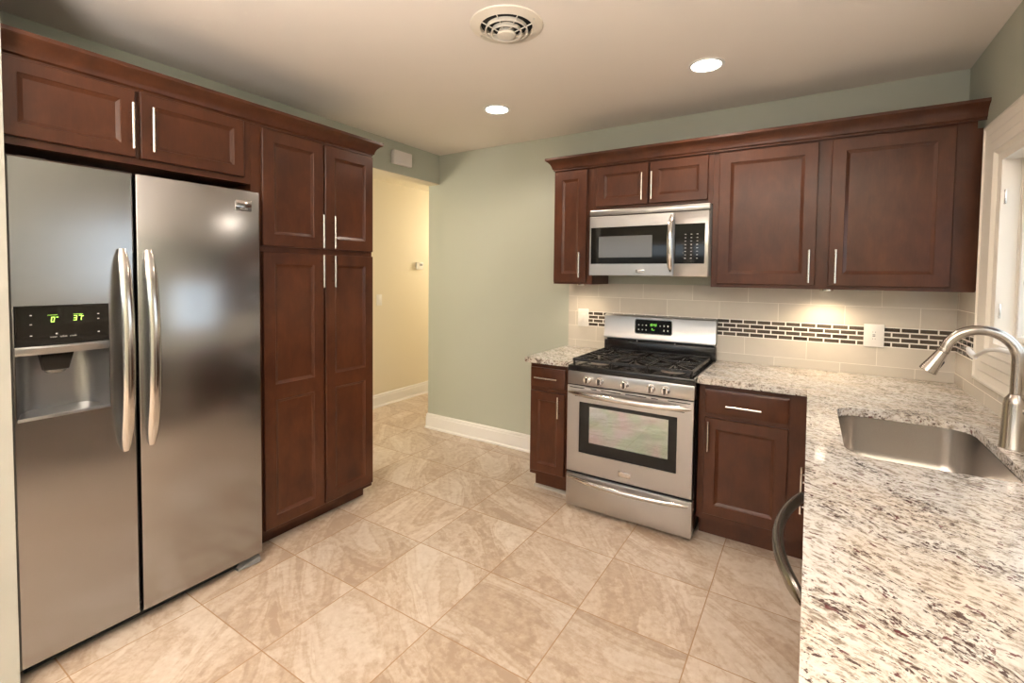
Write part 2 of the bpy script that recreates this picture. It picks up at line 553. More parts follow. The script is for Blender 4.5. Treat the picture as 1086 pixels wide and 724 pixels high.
def pull(parent, x, z, length, yf, vertical=True, r=0.0058, stand=0.03):
    """bar pull with two posts, in the local frame of the cabinet (front is -y)"""
    bm = bmesh.new()
    h = length / 2
    y = yf - stand
    if vertical:
        tube(bm, [(x, y, z - h), (x, y, z + h)], r, ref=(0, 1, 0), seg=14)
        ps = [(x, z - h * 0.62), (x, z + h * 0.62)]
    else:
        tube(bm, [(x - h, y, z), (x + h, y, z)], r, ref=(0, 1, 0), seg=14)
        ps = [(x - h * 0.62, z), (x + h * 0.62, z)]
    for px, pz in ps:
        tube(bm, [(px, y, pz), (px, yf + 0.0005, pz)], r * 0.75, ref=(0, 0, 1), seg=10)
    return obj('handle', bm, MT['nickel'], parent)


def bow(parent, name, a, b, out, n=28, w=0.015, th=0.009, out_dir=(0, -1, 0), mat='steel_bow', ends=0.35, flat=2.0):
    """bowed bar handle from a to b standing off along out_dir"""
    a, b, o = Vector(a), Vector(b), Vector(out_dir)
    pts, ra, rb = [], [], []
    for i in range(n + 1):
        s = i / n
        f = 1 - abs(2 * s - 1) ** flat
        pts.append(a.lerp(b, s) + o * (out * f))
        e = min(s, 1 - s) / 0.10
        k = ends + (1 - ends) * min(1, e) ** 0.5
        ra.append(w * k)
        rb.append(th * (0.75 + 0.25 * min(1, e)))
    bm = bmesh.new()
    tube(bm, pts, ra, rb, ref=o, seg=14)
    return obj(name, bm, MT[mat], parent, smooth=50)


SEG = {'0': 'abcdef', '1': 'bc', '2': 'abged', '3': 'abgcd', '4': 'fgbc', '5': 'afgcd', '6': 'afgedc', '7': 'abc', '8': 'abcdefg', '9': 'abcdfg'}


def digits(bm, text, x, z, h, y, slant=0.12):
    """seven-segment figures facing -y"""
    w = h * 0.5
    k = h * 0.10
    for ch in text:
        if ch == ':':
            for zz in (z + h * 0.3, z + h * 0.7):
                box(bm, x, x + k, y - 0.0006, y, zz, zz + k)
            x += k * 2.6
            continue
        for s in SEG[ch]:
            q = {'a': (0, w, h - k, h), 'g': (0, w, h / 2 - k / 2, h / 2 + k / 2), 'd': (0, w, 0, k), 'f': (0, k, h / 2, h), 'b': (w - k, w, h / 2, h),
                 'e': (0, k, 0, h / 2), 'c': (w - k, w, 0, h / 2)}[s]
            sh = slant * (q[2] + q[3]) / 2
            box(bm, x + q[0] + sh, x + q[1] + sh, y - 0.0006, y, z + q[2], z + q[3])
        x += w * 1.45


def lettering(name, body, size, mat, parent, loc, rot=(PI / 2, 0, 0)):
    cu = bpy.data.curves.new(name, 'FONT')
    cu.body = body
    cu.size = size
    cu.align_x = 'CENTER'
    cu.align_y = 'CENTER'
    cu.extrude = 0.0004
    t = bpy.data.objects.new(name, cu)
    C.objects.link(t)
    bpy.context.view_layer.update()
    me = bpy.data.meshes.new_from_object(t.evaluated_get(bpy.context.evaluated_depsgraph_get()))
    bpy.data.objects.remove(t)
    me.materials.clear()
    me.materials.append(mat)
    o = bpy.data.objects.new(name, me)
    C.objects.link(o)
    o.parent = parent
    o.location = loc
    o.rotation_euler = rot
    return o


def sweep_profile(bm, path, prof, closed=False):
    """moulding: prof = [(out, z)] swept along a plan path [(x, y)], out is to the right-hand side of travel, mitred"""
    P2 = [Vector(p) for p in path]
    n = len(P2)
    rings = []
    for i, p in enumerate(P2):
        d0 = (P2[i] - P2[i - 1]).normalized() if (i > 0 or closed) else None
        d1 = (P2[(i + 1) % n] - P2[i]).normalized() if (i < n - 1 or closed) else None
        d0 = d0 or d1
        d1 = d1 or d0
        n0, n1 = Vector((d0.y, -d0.x)), Vector((d1.y, -d1.x))
        b = (n0 + n1).normalized()
        b = b / max(0.2, b.dot(n0))
        rings.append([bm.verts.new((p.x + b.x * o, p.y + b.y * o, z)) for o, z in prof])
    m = len(prof)
    pairs = list(zip(rings, rings[1:])) + ([(rings[-1], rings[0])] if closed else [])
    for a, c in pairs:
        for k in range(m):
            bm.faces.new((a[k], a[(k + 1) % m], c[(k + 1) % m], c[k]))
    if not closed:
        bm.faces.new(rings[0])
        bm.faces.new(list(reversed(rings[-1])))


def carcass(parent, w, d, z0, z1, toe=0.0, toe_in=0.06, t=0.018, top=True, open_front=True):
    """cabinet box in local frame: front at y=0, x 0..w"""
    bm = bmesh.new()
    box(bm, 0, t, 0.0, d, z0 + toe, z1)
    box(bm, w - t, w, 0.001, d, z0 + toe, z1)
    box(bm, t, w - t, 0.001, d, z0 + toe, z0 + toe + t)
    if top:
        box(bm, t, w - t, 0.001, d, z1 - t, z1)
    box(bm, t, w - t, d - 0.008, d, z0 + toe + t, z1 - (t if top else 0))
    o = obj('carcass', bm, MT['wood'], parent)
    if toe:
        obj('toe_kick', BX(0.0, w, toe_in, toe_in + 0.018, z0, z0 + toe), MT['wood'], parent)
    return o


def face_frame(parent, w, z0, z1, holes, t=0.02, y=-0.001):
    """frame of stiles and rails: holes = [(x0,x1,z0,z1)] already apart from each other"""
    bm = bmesh.new()
    xs = sorted({0, w, *[h[0] for h in holes], *[h[1] for h in holes]})
    zs = sorted({z0, z1, *[h[2] for h in holes], *[h[3] for h in holes]})
    inside = lambda x, z: any(h[0] < x < h[1] and h[2] < z < h[3] for h in holes)
    V = {}
    vv = lambda x, yy, z: V.setdefault((x, yy, z), bm.verts.new((x, yy, z)))
    for yy in (y - t, y):
        for a, b in zip(xs, xs[1:]):
            for c, d in zip(zs, zs[1:]):
                if not inside((a + b) / 2, (c + d) / 2):
                    bm.faces.new((vv(a, yy, c), vv(b, yy, c), vv(b, yy, d), vv(a, yy, d)))
    for e in [e for e in bm.edges if len(e.link_faces) == 1 and e.verts[0].co.y < y - t / 2]:
        a, b = e.verts
        bm.faces.new((a, b, vv(b.co.x if False else _k(V, b)[0], y, _k(V, b)[2]), vv(_k(V, a)[0], y, _k(V, a)[2])))
    return obj('face_frame', bm, MT['wood'], parent, smooth=20)


def _k(V, v):
    for k, q in V.items():
        if q == v:
            return k


# ------------------------------------------------------------------ the room
struct('floor', BX(XW, 2.2, YS - 0.3, 3.2, -0.1, 0.0), MT['floor'])
bm = BX(XL - 0.127, 2.2, YS - 0.1, 0.12, H, H + 0.1)
box(bm, XW - .1, XL - 0.127, YS - 0.1, -2.9, H, H + 0.1)
struct('ceiling', bm, MT['ceil'])
struct('wall_back', BX(XL - 0.127, XR + 0.14, 0.0, 0.12, 0, H), MT['sage'])
bm = BX(XL - 0.127, XL, -1.275, 0.0, 2.285, H)                    # header over the hall opening
box(bm, XL - 0.127, XL, -2.90, -1.275, 0, H)
struct('wall_left', bm, MT['sage'])
struct('wall_stub', BX(XL - 0.127, -1.005, -3.04, -2.912, 0, H), paint('pale_jamb_paint', (0.43, 0.425, 0.375)))
y0, y1, z0, z1 = WIN
bm = BX(XR, XR + 0.14, YS, y0, 0, H)
box(bm, XR, XR + 0.14, y1, 0.0, 0, H)
box(bm, XR, XR + 0.14, y0, y1, 0, z0)
box(bm, XR, XR + 0.14, y0, y1, z1, H)
struct('wall_right', bm, MT['sage'])
x0, x1, z0, z1 = DOORW
bm = BX(XW - .1, x0, YS - 0.14, YS, 0, H)
box(bm, x1, XR + 0.14, YS - 0.14, YS, 0, H)
box(bm, x0, x1, YS - 0.14, YS, z1, H)
box(bm, x0, x1, YS - 0.14, YS, 0, z0)
struct('wall_front', bm, MT['sage'])
struct('wall_dining', BX(XW - 0.1, XW, YS, -2.9, 0, H), MT['sage'])
struct('wall_partition', BX(XW, XL - 0.127, -3.04, -2.912, 0, H), MT['sage'])
# hall
struct('wall_hall', BX(HALLX - 0.1, HALLX, -2.9, 3.0, 0, HALLC + 0.1), MT['cream'])
bm = BX(XL - 0.227, XL - 0.1272, 0.1203, 3.0, 0, HALLC + 0.1)
box(bm, HALLX, XL - 0.127, 3.0, 3.1, 0, HALLC + 0.1)
struct('wall_hall_end', bm, MT['cream'])
struct('ceiling_hall', BX(HALLX - 0.1, XL - 0.1272, -2.9, 3.1, HALLC, HALLC + 0.08), MT['cream'])
struct('trim_1', BX(XL - 0.1268, XL - 0.0005, -1.27, -0.0005, 2.2795, 2.2849), MT['cream'])
struct('exterior_ground', BX(XR + 0.3, 14, -14, 8, -0.6, -0.5), MT['concrete'])
struct('exterior_patio', BX(-9, 8, -16, YS - 0.3, -0.2, -0.1), MT['deck'])  # unseen ground, darkened to tone down reflections in the range steel
struct('exterior_sky_blocker', BX(-9, 8, -12.1, -12.0, -0.1, 2.1), MT['deck'])  # unseen screen, added to block bright sky from the steel reflections

# baseboards: tall board with a moulded top and a shoe at the floor
BASE = [(0, 0.0), (0.022, 0.0), (0.022, 0.012), (0.015, 0.022), (0.014, 0.110), (0.010, 0.118), (0.011, 0.128), (0.006, 0.140), (0, 0.142)]
bm = bmesh.new()
sweep_profile(bm, [(XL - 0.1274, 0.10), (XL - 0.1274, -0.0005), (-0.345, -0.0005)][::-1], [(-o, z) for o, z in BASE])
# travel reversed: out is on the room side
struct('baseboard_back', bm, MT['trimw'], smooth=25)
bm = bmesh.new()
sweep_profile(bm, [(HALLX + 0.0005, 2.98), (HALLX + 0.0005, -2.88)], [(-o, z) for o, z in BASE])
struct('baseboard_hall', bm, MT['trimw'], smooth=25)

# backsplash tile on the back wall and round the corner
bm = BX(-0.338, XR - 0.001, -0.009, -0.0005, 0.9145, 1.404)
box(bm, XR - 0.009, XR - 0.0005, -0.36, -0.009, 0.9145, 1.404)
box(bm, XR - 0.009, XR - 0.0005, -2.70, -0.36, 0.9145, 1.012)
struct('trim_2', bm, MT['splash'])

# kitchen window: casing, jamb, sash, glass, crank
y0, y1, z0, z1 = WIN
prof = [(0.0, 0.0), (0.0, 0.028), (0.010, 0.030), (0.018, 0.024), (0.045, 0.020), (0.052, 0.024), (0.085, 0.021), (0.092, 0.025), (0.125, 0.020), (0.135, 0.024),
        (0.150, 0.012), (0.182, 0.010), (0.182, 0.0)]


def picture_frame(bm, ya, yb, za, zb, prof, x):
    """mitred casing on the right wall: outer rectangle ya..yb, za..zb, prof = (inward, proud)"""
    rings = []
    for (yy, zz, sy, sz) in ((ya, za, 1, 1), (yb, za, -1, 1), (yb, zb, -1, -1), (ya, zb, 1, -1)):
        rings.append([bm.verts.new((x - pr, yy + sy * i, zz + sz * i)) for i, pr in prof])
    m = len(prof)
    for a, b in zip(rings, rings[1:] + rings[:1]):
        for k in range(m - 1):
            bm.faces.new((a[k], a[k + 1], b[k + 1], b[k]))


win = bmesh.new()
picture_frame(win, y0 - 0.190, y1 + 0.190, z0 - 0.172, z1 + 0.172, prof, XR - 0.0005)
wo = struct('window_1', win, MT['casing'], smooth=20)
bm = bmesh.new()          # jamb liner
picture_frame(bm, y0 - 0.01, y1 + 0.01, z0 - 0.01, z1 + 0.01, [(0.0, -0.135), (0.0, 0.010), (0.012, 0.010), (0.022, -0.02), (0.022, -0.045), (0.030, -0.045), (0.030, -0.135)], XR)
obj('window_jamb', bm, MT['casing'], wo, smooth=20)
bm = bmesh.new()
ym = (y0 + y1) / 2
for ya, yb in ((y0 + 0.02, ym - 0.003), (ym + 0.003, y1 - 0.02)):
    picture_frame(bm, ya, yb, z0 + 0.02, z1 - 0.02, [(0.0, -0.095), (0.0, -0.055), (0.006, -0.050), (0.024, -0.050), (0.032, -0.066), (0.032, -0.095)], XR)
obj('window_sash', bm, MT['trimw'], wo, smooth=20)
bm = bmesh.new()
for ya, yb in ((y0 + 0.046, ym - 0.028), (ym + 0.028, y1 - 0.046)):
    box(bm, XR + 0.078, XR + 0.082, ya, yb, z0 + 0.046, z1 - 0.046)
obj('window_pane', bm, MT['pane'], wo)
bm = bmesh.new()
box(bm, XR - 0.045, XR + 0.03, -1.12, -0.98, z0 + 0.012, z0 + 0.040, bev=0.008)
tube(bm, [(XR - 0.045, -1.05, 1.205), (XR - 0.065, -1.02, 1.207), (XR - 0.075, -0.95, 1.206), (XR - 0.085, -0.86, 1.192), (XR - 0.088, -0.77, 1.165), (XR - 0.088, -0.72, 1.150)],
     [0.013, 0.014, 0.013, 0.011, 0.009, 0.008], [0.009, 0.009, 0.008, 0.007, 0.006, 0.006], seg=12)
tube(bm, [(XR - 0.088, -0.725, 1.146), (XR - 0.088, -0.69, 1.146), (XR - 0.088, -0.65, 1.155), (XR - 0.088, -0.61, 1.166)], [0.008, 0.012, 0.012, 0.008], seg=12)
obj('window_crank', bm, MT['trimw'], wo, smooth=60)
for zz in (1.33, 1.80):
    obj('window_hinge', BX(XR - 0.004, XR + 0.002, y1 - 0.030, y1 - 0.020, zz - 0.03, zz + 0.03, bev=0.001), MT['nickel'], wo)
# gathered cloth hanging in the middle of the window
bm = bmesh.new()
rows = []
for i in range(13):
    s_ = i / 12
    zz = 1.985 - s_ * 0.585
    hw = 0.075 + 0.085 * s_ ** 1.3
    if s_ > 0.9:
        hw -= 0.03 * ((s_ - 0.9) / 0.1) ** 2
    row = []
    for sd in (1, -1):
        for k in range(25):
            q = -1 + 2 * k / 24 if sd > 0 else 1 - 2 * k / 24
            row.append(bm.verts.new((XR - 0.048 + 0.010 * math.sin(q * 16) + sd * 0.002, -1.215 + hw * q, zz)))
    rows.append(row)
for a, b in zip(rows, rows[1:]):
    for k in range(50):
        bm.faces.new((a[k], a[(k + 1) % 50], b[(k + 1) % 50], b[k]))
bm.faces.new(rows[0])
bm.faces.new(rows[-1])
tag(obj('window_cloth', bm, MT['maroon'], smooth=60), 'dark maroon cloth hanging in front of the kitchen window, at right edge', 'curtain')
# glazed door behind the camera
x0, x1, z0, z1 = DOORW
bm = bmesh.new()
xm = (x0 + x1) / 2
for a, b in ((x0, xm), (xm, x1)):
    plate(bm, a, b, z0, z1, YS - 0.10, 0.05, [(a + 0.08, b - 0.08, z0 + 0.10, z1 - 0.08)], through=True)
do = struct('door_1', bm, MT['trimw'])
obj('door_pane', BX(x0 + 0.08, x1 - 0.08, YS - 0.078, YS - 0.073, z0 + 0.1, z1 - 0.08), MT['pane'], do)

# ------------------------------------------------------------------ refrigerator (local frame: x = along the wall, front -y)
FX = -1.04                       # front of the doors
fr = thing('refrigerator', 'stainless steel side-by-side refrigerator with ice dispenser, left of the tall pantry', 'refrigerator', (FX, -2.905, 0), PI / 2)
FW, FB, FT = 0.862, 0.056, 1.845
SPL = 0.352
bm = BX(0.004, FW - 0.004, 0.112, 0.615, 0.03, 1.825, bev=0.004)
box(bm, 0.285, FW - 0.004, 0.066, 0.112, 0.03, 1.825)
box(bm, 0.004, 0.285, 0.066, 0.112, 0.03, 0.92)
box(bm, 0.004, 0.285, 0.066, 0.112, 1.345, 1.825)
obj('cabinet_body', bm, MT['grey'], fr)
bm = bmesh.new()
DZ0, DZ1, DX0, DX1 = 0.932, 1.332, 0.010, 0.268
plate(bm, 0, SPL, FB, FT, 0, 0.060, [(DX0, DX1, DZ0, DZ1)], edge=0.006, through=True)
obj('freezer_door', bm, MT['steel_h'], fr, smooth=20)
bm = BX(SPL + 0.009, FW, 0, 0.060, FB, FT, bev=0.006)
obj('refrigerator_door', bm, MT['steel_h'], fr)
bm = bmesh.new()
plate(bm, 0.008, FW - 0.008, FB + 0.01, FT - 0.01, 0.0602, 0.0053, [(0.0095, 0.280, 0.925, 1.340)], edge=0.001, through=True)
obj('door_gasket', bm, MT['gap'], fr, smooth=0)
for xx, nm in ((SPL - 0.042, 'freezer_handle'), (SPL + 0.044, 'refrigerator_handle')):
    bow(fr, nm, (xx, -0.012, 0.747), (xx, -0.012, 1.542), 0.050, w=0.0205, th=0.0095, flat=2.4, ends=0.55)
# dispenser
bm = bmesh.new()
# recess walls with curved back
zz0, zz1 = DZ0 + 0.002, 1.172
prof_pts = []
for k in range(13):
    a = k / 12
    xx = DX0 + 0.002 + (DX1 - DX0 - 0.004) * a
    dep = 0.100 * min(1, (1 - abs(2 * a - 1) ** 6))
    prof_pts.append((xx, 0.001 + dep))
lo = [bm.verts.new((x, y, zz0)) for x, y in prof_pts]
hi = [bm.verts.new((x, y, zz1)) for x, y in prof_pts]
for k in range(12):
    bm.faces.new((lo[k], lo[k + 1], hi[k + 1], hi[k]))
ds = obj('dispenser', bm, MT['disp'], fr, smooth=60)
bm = bmesh.new()
plate(bm, DX0, DX1, 1.190, DZ1, -0.002, 0.060, [(DX0 + 0.004, DX1 - 0.004, 1.194, DZ1 - 0.004)], edge=0.002, depth=0.0006, slope=0.001, lip=0.0005)
obj('dispenser_control_panel', bm, MT['black_g'], ds, smooth=0)
bm = bmesh.new()          # silver brow under the panel, bowed outwards
n = 14
rows = []
for k in range(n + 1):
    a = k / n
    xx = DX0 + (DX1 - DX0) * a
    o = 0.014 * (1 - (2 * a - 1) ** 2)
    rows.append([bm.verts.new(p) for p in ((xx, 0.05, 1.190), (xx, -0.004 - o, 1.190), (xx, -0.006 - o, 1.184), (xx, -0.002 - o * 0.6, 1.160), (xx, 0.05, 1.160))])
for a, b in zip(rows, rows[1:]):
    for k in range(5):
        bm.faces.new((a[k], a[(k + 1) % 5], b[(k + 1) % 5], b[k]))
bm.faces.new(rows[0])
bm.faces.new(rows[-1])
obj('dispenser_brow', bm, MT['disp'], ds, smooth=30)
bm = bmesh.new()          # tapered chute
A = [(0.075, 0.045), (0.165, 0.045), (0.165, 0.004), (0.075, 0.004)]
B = [(0.086, 0.045), (0.152, 0.045), (0.152, 0.014), (0.086, 0.014)]
va = [bm.verts.new((x, y, 1.160)) for x, y in A]
vb = [bm.verts.new((x, y, 1.098)) for x, y in B]
for k in range(4):
    bm.faces.new((va[k], va[(k + 1) % 4], vb[(k + 1) % 4], vb[k]))
bm.faces.new(va)
bm.faces.new(vb)
obj('dispenser_chute', bm, MT['black_g'], ds, smooth=0)
bm = bmesh.new()
lathe(bm, [(0.030, 0), (0.030, -0.006), (0.022, -0.013), (0, -0.016)], (0.119, 0.028, 1.0985), seg=24)
bmesh.ops.scale(bm, vec=(1.0, 0.5, 1.0), space=Matrix.Translation((-0.119, -0.028, 0)), verts=bm.verts)
obj('dispenser_nozzle', bm, MT['plume'], ds)
bm = bmesh.new()          # sloping drip tray with a lip
for a, b in ((0, 1),):
    A = [(DX0 + 0.001, -0.005, DZ0 + 0.003), (DX1 - 0.001, -0.005, DZ0 + 0.003), (DX1 - 0.030, 0.098, DZ0 + 0.016), (DX0 + 0.030, 0.098, DZ0 + 0.016)]
    va = [bm.verts.new(p) for p in A]
    vb = [bm.verts.new((x, y, DZ0 - 0.001)) for x, y, z in A]
    bm.faces.new(va)
    bm.faces.new(vb)
    for k in range(4):
        bm.faces.new((va[k], va[(k + 1) % 4], vb[(k + 1) % 4], vb[k]))
box(bm, DX0 + 0.002, DX1 - 0.002, -0.007, -0.001, DZ0 - 0.001, DZ0 + 0.011, bev=0.002)
obj('dispenser_tray', bm, MT['disp'], ds)
for tx, dx, dz, ux, bx_, bw in (('0', 0.102, 1.272, 0.1165, 0.094, 0.026), ('37', 0.163, 1.274, 0.187, 0.163, 0.028)):
    bm = bmesh.new()
    digits(bm, tx, dx, dz, 0.0185, -0.0022)
    box(bm, ux, ux + 0.006, -0.0028, -0.0022, 1.288, 1.290)
    box(bm, bx_, bx_ + bw, -0.0028, -0.0022, 1.2968, 1.2974)
    obj('dispenser_digits', bm, MT['green'], ds, smooth=0)
lettering('dispenser_lettering', 'water   cubes   crush', 0.0085, MT['mark'], ds, (0.135, -0.0023, 1.219))
bm = bmesh.new()
for xx, zz in ((0.048, 1.297), (0.048, 1.265), (0.048, 1.226), (0.232, 1.293), (0.232, 1.275), (0.232, 1.225)):
    box(bm, xx, xx + 0.006, -0.0026, -0.0021, zz, zz + 0.003)
box(bm, 0.114, 0.120, -0.0026, -0.0021, 1.228, 1.232)
obj('dispenser_print', bm, MT['mark'], ds, smooth=0)
# badge, hinge cover, grille, feet
bg_ = obj('badge', BX(0.748, 0.822, -0.003, 0.0, 1.748, 1.796, bev=0.001), MT['steel_bow'], fr)
lettering('badge_lettering', 'FRIGIDAIRE', 0.0115, MT['mark_d'], bg_, (0.785, -0.0032, 1.780))
obj('badge_strip', BX(0.749, 0.821, -0.0037, -0.0031, 1.749, 1.764), MT['mark_d'], bg_)
lettering('badge_subtitle', 'GALLERY', 0.009, MT['mark'], bg_, (0.785, -0.0040, 1.7565))
obj('hinge_screw', BX(FW - 0.0005, FW + 0.004, 0.028, 0.034, 1.728, 1.742, bev=0.001), MT['steel_bow'], fr)
for xx in (0.03, FW - 0.11):
    obj('hinge_cover', BX(xx, xx + 0.08, 0.02, 0.12, FT - 0.012, FT + 0.004, bev=0.004), MT['grey'], fr)
bm = BX(0.02, FW - 0.09, 0.055, 0.075, 0.012, 0.052)
for k in range(4):
    box(bm, 0.03, FW - 0.10, 0.050, 0.055, 0.016 + k * 0.009, 0.020 + k * 0.009)
obj('toe_grille', bm, MT['black'], fr)
for xx, sg in ((FW - 0.105, 1),):
    bm = bmesh.new()
    a, b = (xx, xx + 0.10)
    pr = [(0.012, 0.0), (0.0, 0.012), (0.002, 0.034), (0.030, 0.046), (0.09, 0.046), (0.09, 0.0)]
    k0 = 0.35 if sg > 0 else 1.0
    k1 = 1.0 if sg > 0 else 0.35
    l = [bm.verts.new((a, 0.010 + y + (1 - k0) * 0.02, z * k0)) for y, z in pr]
    r = [bm.verts.new((b, 0.010 + y + (1 - k1) * 0.02, z * k1)) for y, z in pr]
    for k in range(6):
        bm.faces.new((l[k], l[(k + 1) % 6], r[(k + 1) % 6], r[k]))
    bm.faces.new(l)
    bm.faces.new(r)
    obj('roller_cover', bm, MT['grey'], fr, smooth=50)

# ------------------------------------------------------------------ cabinets on the left wall
PX = -1.15                       # face frames; doors stand 20 mm proud
oc = thing('fridge_top_cabinet', 'dark wood two-door cabinet above the stainless refrigerator', 'cabinet', (PX, -2.911, 0), PI / 2)
ow = 0.8735
carcass(oc, ow, 0.50, 1.895, 2.20)
face_frame(oc, ow, 1.895, 2.20, [(0.04, 0.385, 1.94, 2.17), (0.435, 0.82, 1.94, 2.17)])
for a, b, hx in ((0.006, 0.397, 0.379), (0.414, 0.836, 0.449)):
    d = door(oc, a, b, 1.922, 2.193, -0.0411, stile=0.048)
    pull(d, hx, 2.042, 0.182, -0.0411)
pc = thing('pantry_cabinet', 'tall dark wood pantry with four doors, between refrigerator and hall opening', 'cabinet', (PX, -2.0365, 0), PI / 2)
pw = 0.767
carcass(pc, pw, 0.50, 0.0, 2.20, toe=0.085)
face_frame(pc, pw, 0.085, 2.20, [(0.08, 0.38, 0.13, 1.55), (0.44, 0.73, 0.13, 1.55), (0.08, 0.38, 1.62, 2.15), (0.44, 0.73, 1.62, 2.15)])
for a, b, hx in ((0.050, 0.404, 0.384), (0.416, 0.763, 0.460)):
    d = door(pc, a, b, 1.594, 2.186, -0.0411)
    pull(d, hx, 1.692, 0.185, -0.0411)
    d = door(pc, a, b, 0.112, 1.564, -0.0411, rails=(0.829,), rail_h=0.082)
    pull(d, hx, 1.467, 0.180, -0.0411)

CROWN = [(0, 2.196), (0.004, 2.196), (0.004, 2.204), (0.012, 2.210), (0.014, 2.222), (0.022, 2.240), (0.036, 2.256), (0.046, 2.262), (0.052, 2.268), (0.052, 2.282), (0, 2.282)]
bm = bmesh.new()
cx = PX + 0.0215
sweep_profile(bm, [(cx, -2.9105), (cx, -1.2675), (XL + 0.001, -1.2675)], CROWN)
tag(obj('crown_moulding', bm, MT['wood'], smooth=25), 'dark wood crown moulding along the top of pantry and fridge cabinet', 'moulding')

# ------------------------------------------------------------------ wall cabinets on the back wall
UY = -0.291                       # face frames; door fronts at -0.332
UB, UT = 1.400, 2.200
nc = thing('wall_cabinet', 'narrow dark wood single-door wall cabinet left of the microwave', 'cabinet', (-0.316, UY, 0))
carcass(nc, 0.294, 0.289, UB, UT)
face_frame(nc, 0.294, UB, UT, [(0.04, 0.245, UB + 0.045, UT - 0.05)])
d = door(nc, 0.006, 0.252, 1.414, 2.186, -0.0411)
pull(d, 0.212, 1.532, 0.172, -0.0411)
mc = thing('wall_cabinet', 'short dark wood two-door cabinet directly above the microwave', 'cabinet', (-0.0215, UY, 0))
carcass(mc, 0.759, 0.289, 1.897, UT)
face_frame(mc, 0.759, 1.897, UT, [(0.05, 0.355, 1.94, 2.15), (0.40, 0.71, 1.94, 2.15)])
for a, b, hx in ((0.028, 0.374, 0.342), (0.386, 0.732, 0.404)):
    d = door(mc, a, b, 1.922, 2.184, -0.0411, stile=0.052)
    pull(d, hx, 2.030, 0.172, -0.0411)
rc = thing('wall_cabinet', 'wide dark wood two-door wall cabinet right of the microwave, above the outlet', 'cabinet', (0.738, UY, 0))
rw = 1.142
carcass(rc, rw, 0.289, UB, UT)
face_frame(rc, rw, UB, UT, [(0.06, 0.50, UB + 0.045, UT - 0.05), (0.61, 1.04, UB + 0.045, UT - 0.05)])
for a, b, hx in ((0.034, 0.524, 0.494), (0.582, 1.068, 0.612)):
    d = door(rc, a, b, 1.420, 2.184, -0.0411)
    pull(d, hx, 1.522, 0.176, -0.0411)
obj('filler_strip', BX(rw + 0.0005, rw + 0.022, -0.012, 0.02, UB + 0.0, 2.165), MT['wood'], rc)
CR2 = [(o, z - 0.012) for o, z in CROWN]
bm = bmesh.new()
sweep_profile(bm, [(-0.3165, -0.010), (-0.3165, UY - 0.034), (XR - 0.001, UY - 0.034)][::1], [(o, z + 0.010) for o, z in CR2])
tag(obj('crown_moulding', bm, MT['wood'], smooth=25), 'dark wood crown moulding along the wall cabinets over the range', 'moulding')

# under-cabinet puck lights
for i, (x, lab) in enumerate(((-0.17, 'small round puck light under the narrow left wall cabinet'), (1.32, 'small round puck light under the wide wall cabinet, nearer the outlet'))):
    t = thing('puck_light', lab, 'light', (x, -0.16, UB), group='puck lights under the wall cabinets')
    bm = bmesh.new()
    lathe(bm, [(0, -0.0002), (0.034, -0.0002), (0.034, -0.010), (0.028, -0.012), (0.027, -0.009), (0, -0.009)])
    obj('housing', bm, MT['nickel'], t)
    bm = bmesh.new()
    lathe(bm, [(0, -0.0095), (0.0265, -0.0095), (0.0255, -0.0115), (0, -0.0125)])
    obj('lens', bm, MT['puck'], t)
    l = add_light('puck_lamp', 'SPOT', (0, 0, -0.016), P_PUCK * (0.32, 1.0)[i], (1.0, 0.78, 0.52), spot_size=2.6, spot_blend=0.8, shadow_soft_size=0.02)
    l.parent = t

# ------------------------------------------------------------------ microwave over the range
mw = thing('microwave', 'stainless over-the-range microwave with black door window and keypad', 'microwave', (-0.0215, 0, 0))
mwW = 0.757
MZ0, MZ1, MY = 1.4618, 1.893, -0.380
obj('housing', BX(0.002, mwW - 0.002, MY + 0.030, -0.003, MZ0 + 0.006, MZ1, bev=0.003), MT['grey'], mw)
obj('vent_grille', BX(0.0, mwW, MY + 0.002, MY + 0.0295, 1.856, MZ1 + 0.001, bev=0.008), MT['steel'], mw)
obj('vent_slot', BX(0.004, mwW - 0.004, MY + 0.006, MY + 0.0295, 1.8515, 1.8558), MT['gap'], mw)
bm = bmesh.new()
plate(bm, 0.004, 0.552, MZ0, 1.851, MY, 0.029, [(0.014, 0.552 - 0.0205, 1.538, 1.778)], edge=0.003, through=True)
md = obj('microwave_door', bm, MT['steel'], mw, smooth=20)
bm = bmesh.new()
plate(bm, 0.0145, 0.531, 1.5385, 1.7775, MY + 0.001, 0.020, [(0.068, 0.424, 1.578, 1.720)], edge=0.001, depth=0.0012, slope=0.0006, lip=0.0004)
obj('window', bm, MT['black_g'], md, smooth=0)
obj('screen', BX(0.070, 0.422, MY + 0.0012, MY + 0.0021, 1.580, 1.718), MT['screen'], md)
bow(md, 'handle', (0.540, MY - 0.004, 1.490), (0.540, MY - 0.004, 1.832), 0.042, w=0.016, th=0.009, flat=2.6)
lb = obj('badge', BX(0.322, 0.378, MY - 0.003, MY, 1.484, 1.502, bev=0.001), MT['steel_bow'], md)
cp = obj('control_panel', BX(0.5535, mwW - 0.004, MY, MY + 0.029, MZ0, 1.851, bev=0.003), MT['steel'], mw)
obj('keypad', BX(0.560, 0.732, MY - 0.001, MY + 0.001, 1.538, 1.778), MT['black_g'], cp)
bm = bmesh.new()
for r in range(8):
    for c in range(3):
        x = 0.618 + c * 0.034
        z = 1.712 - r * 0.0205
        box(bm, x, x + 0.009, MY - 0.0016, MY - 0.0011, z, z + 0.0035)
obj('keypad_print', bm, MT['mark'], cp, smooth=0)
bm = bmesh.new()
box(bm, 0.04, 0.16, -0.33, -0.22, MZ0 + 0.0005, MZ0 + 0.0055)
obj('underside_filter', bm, MT['gap'], mw)

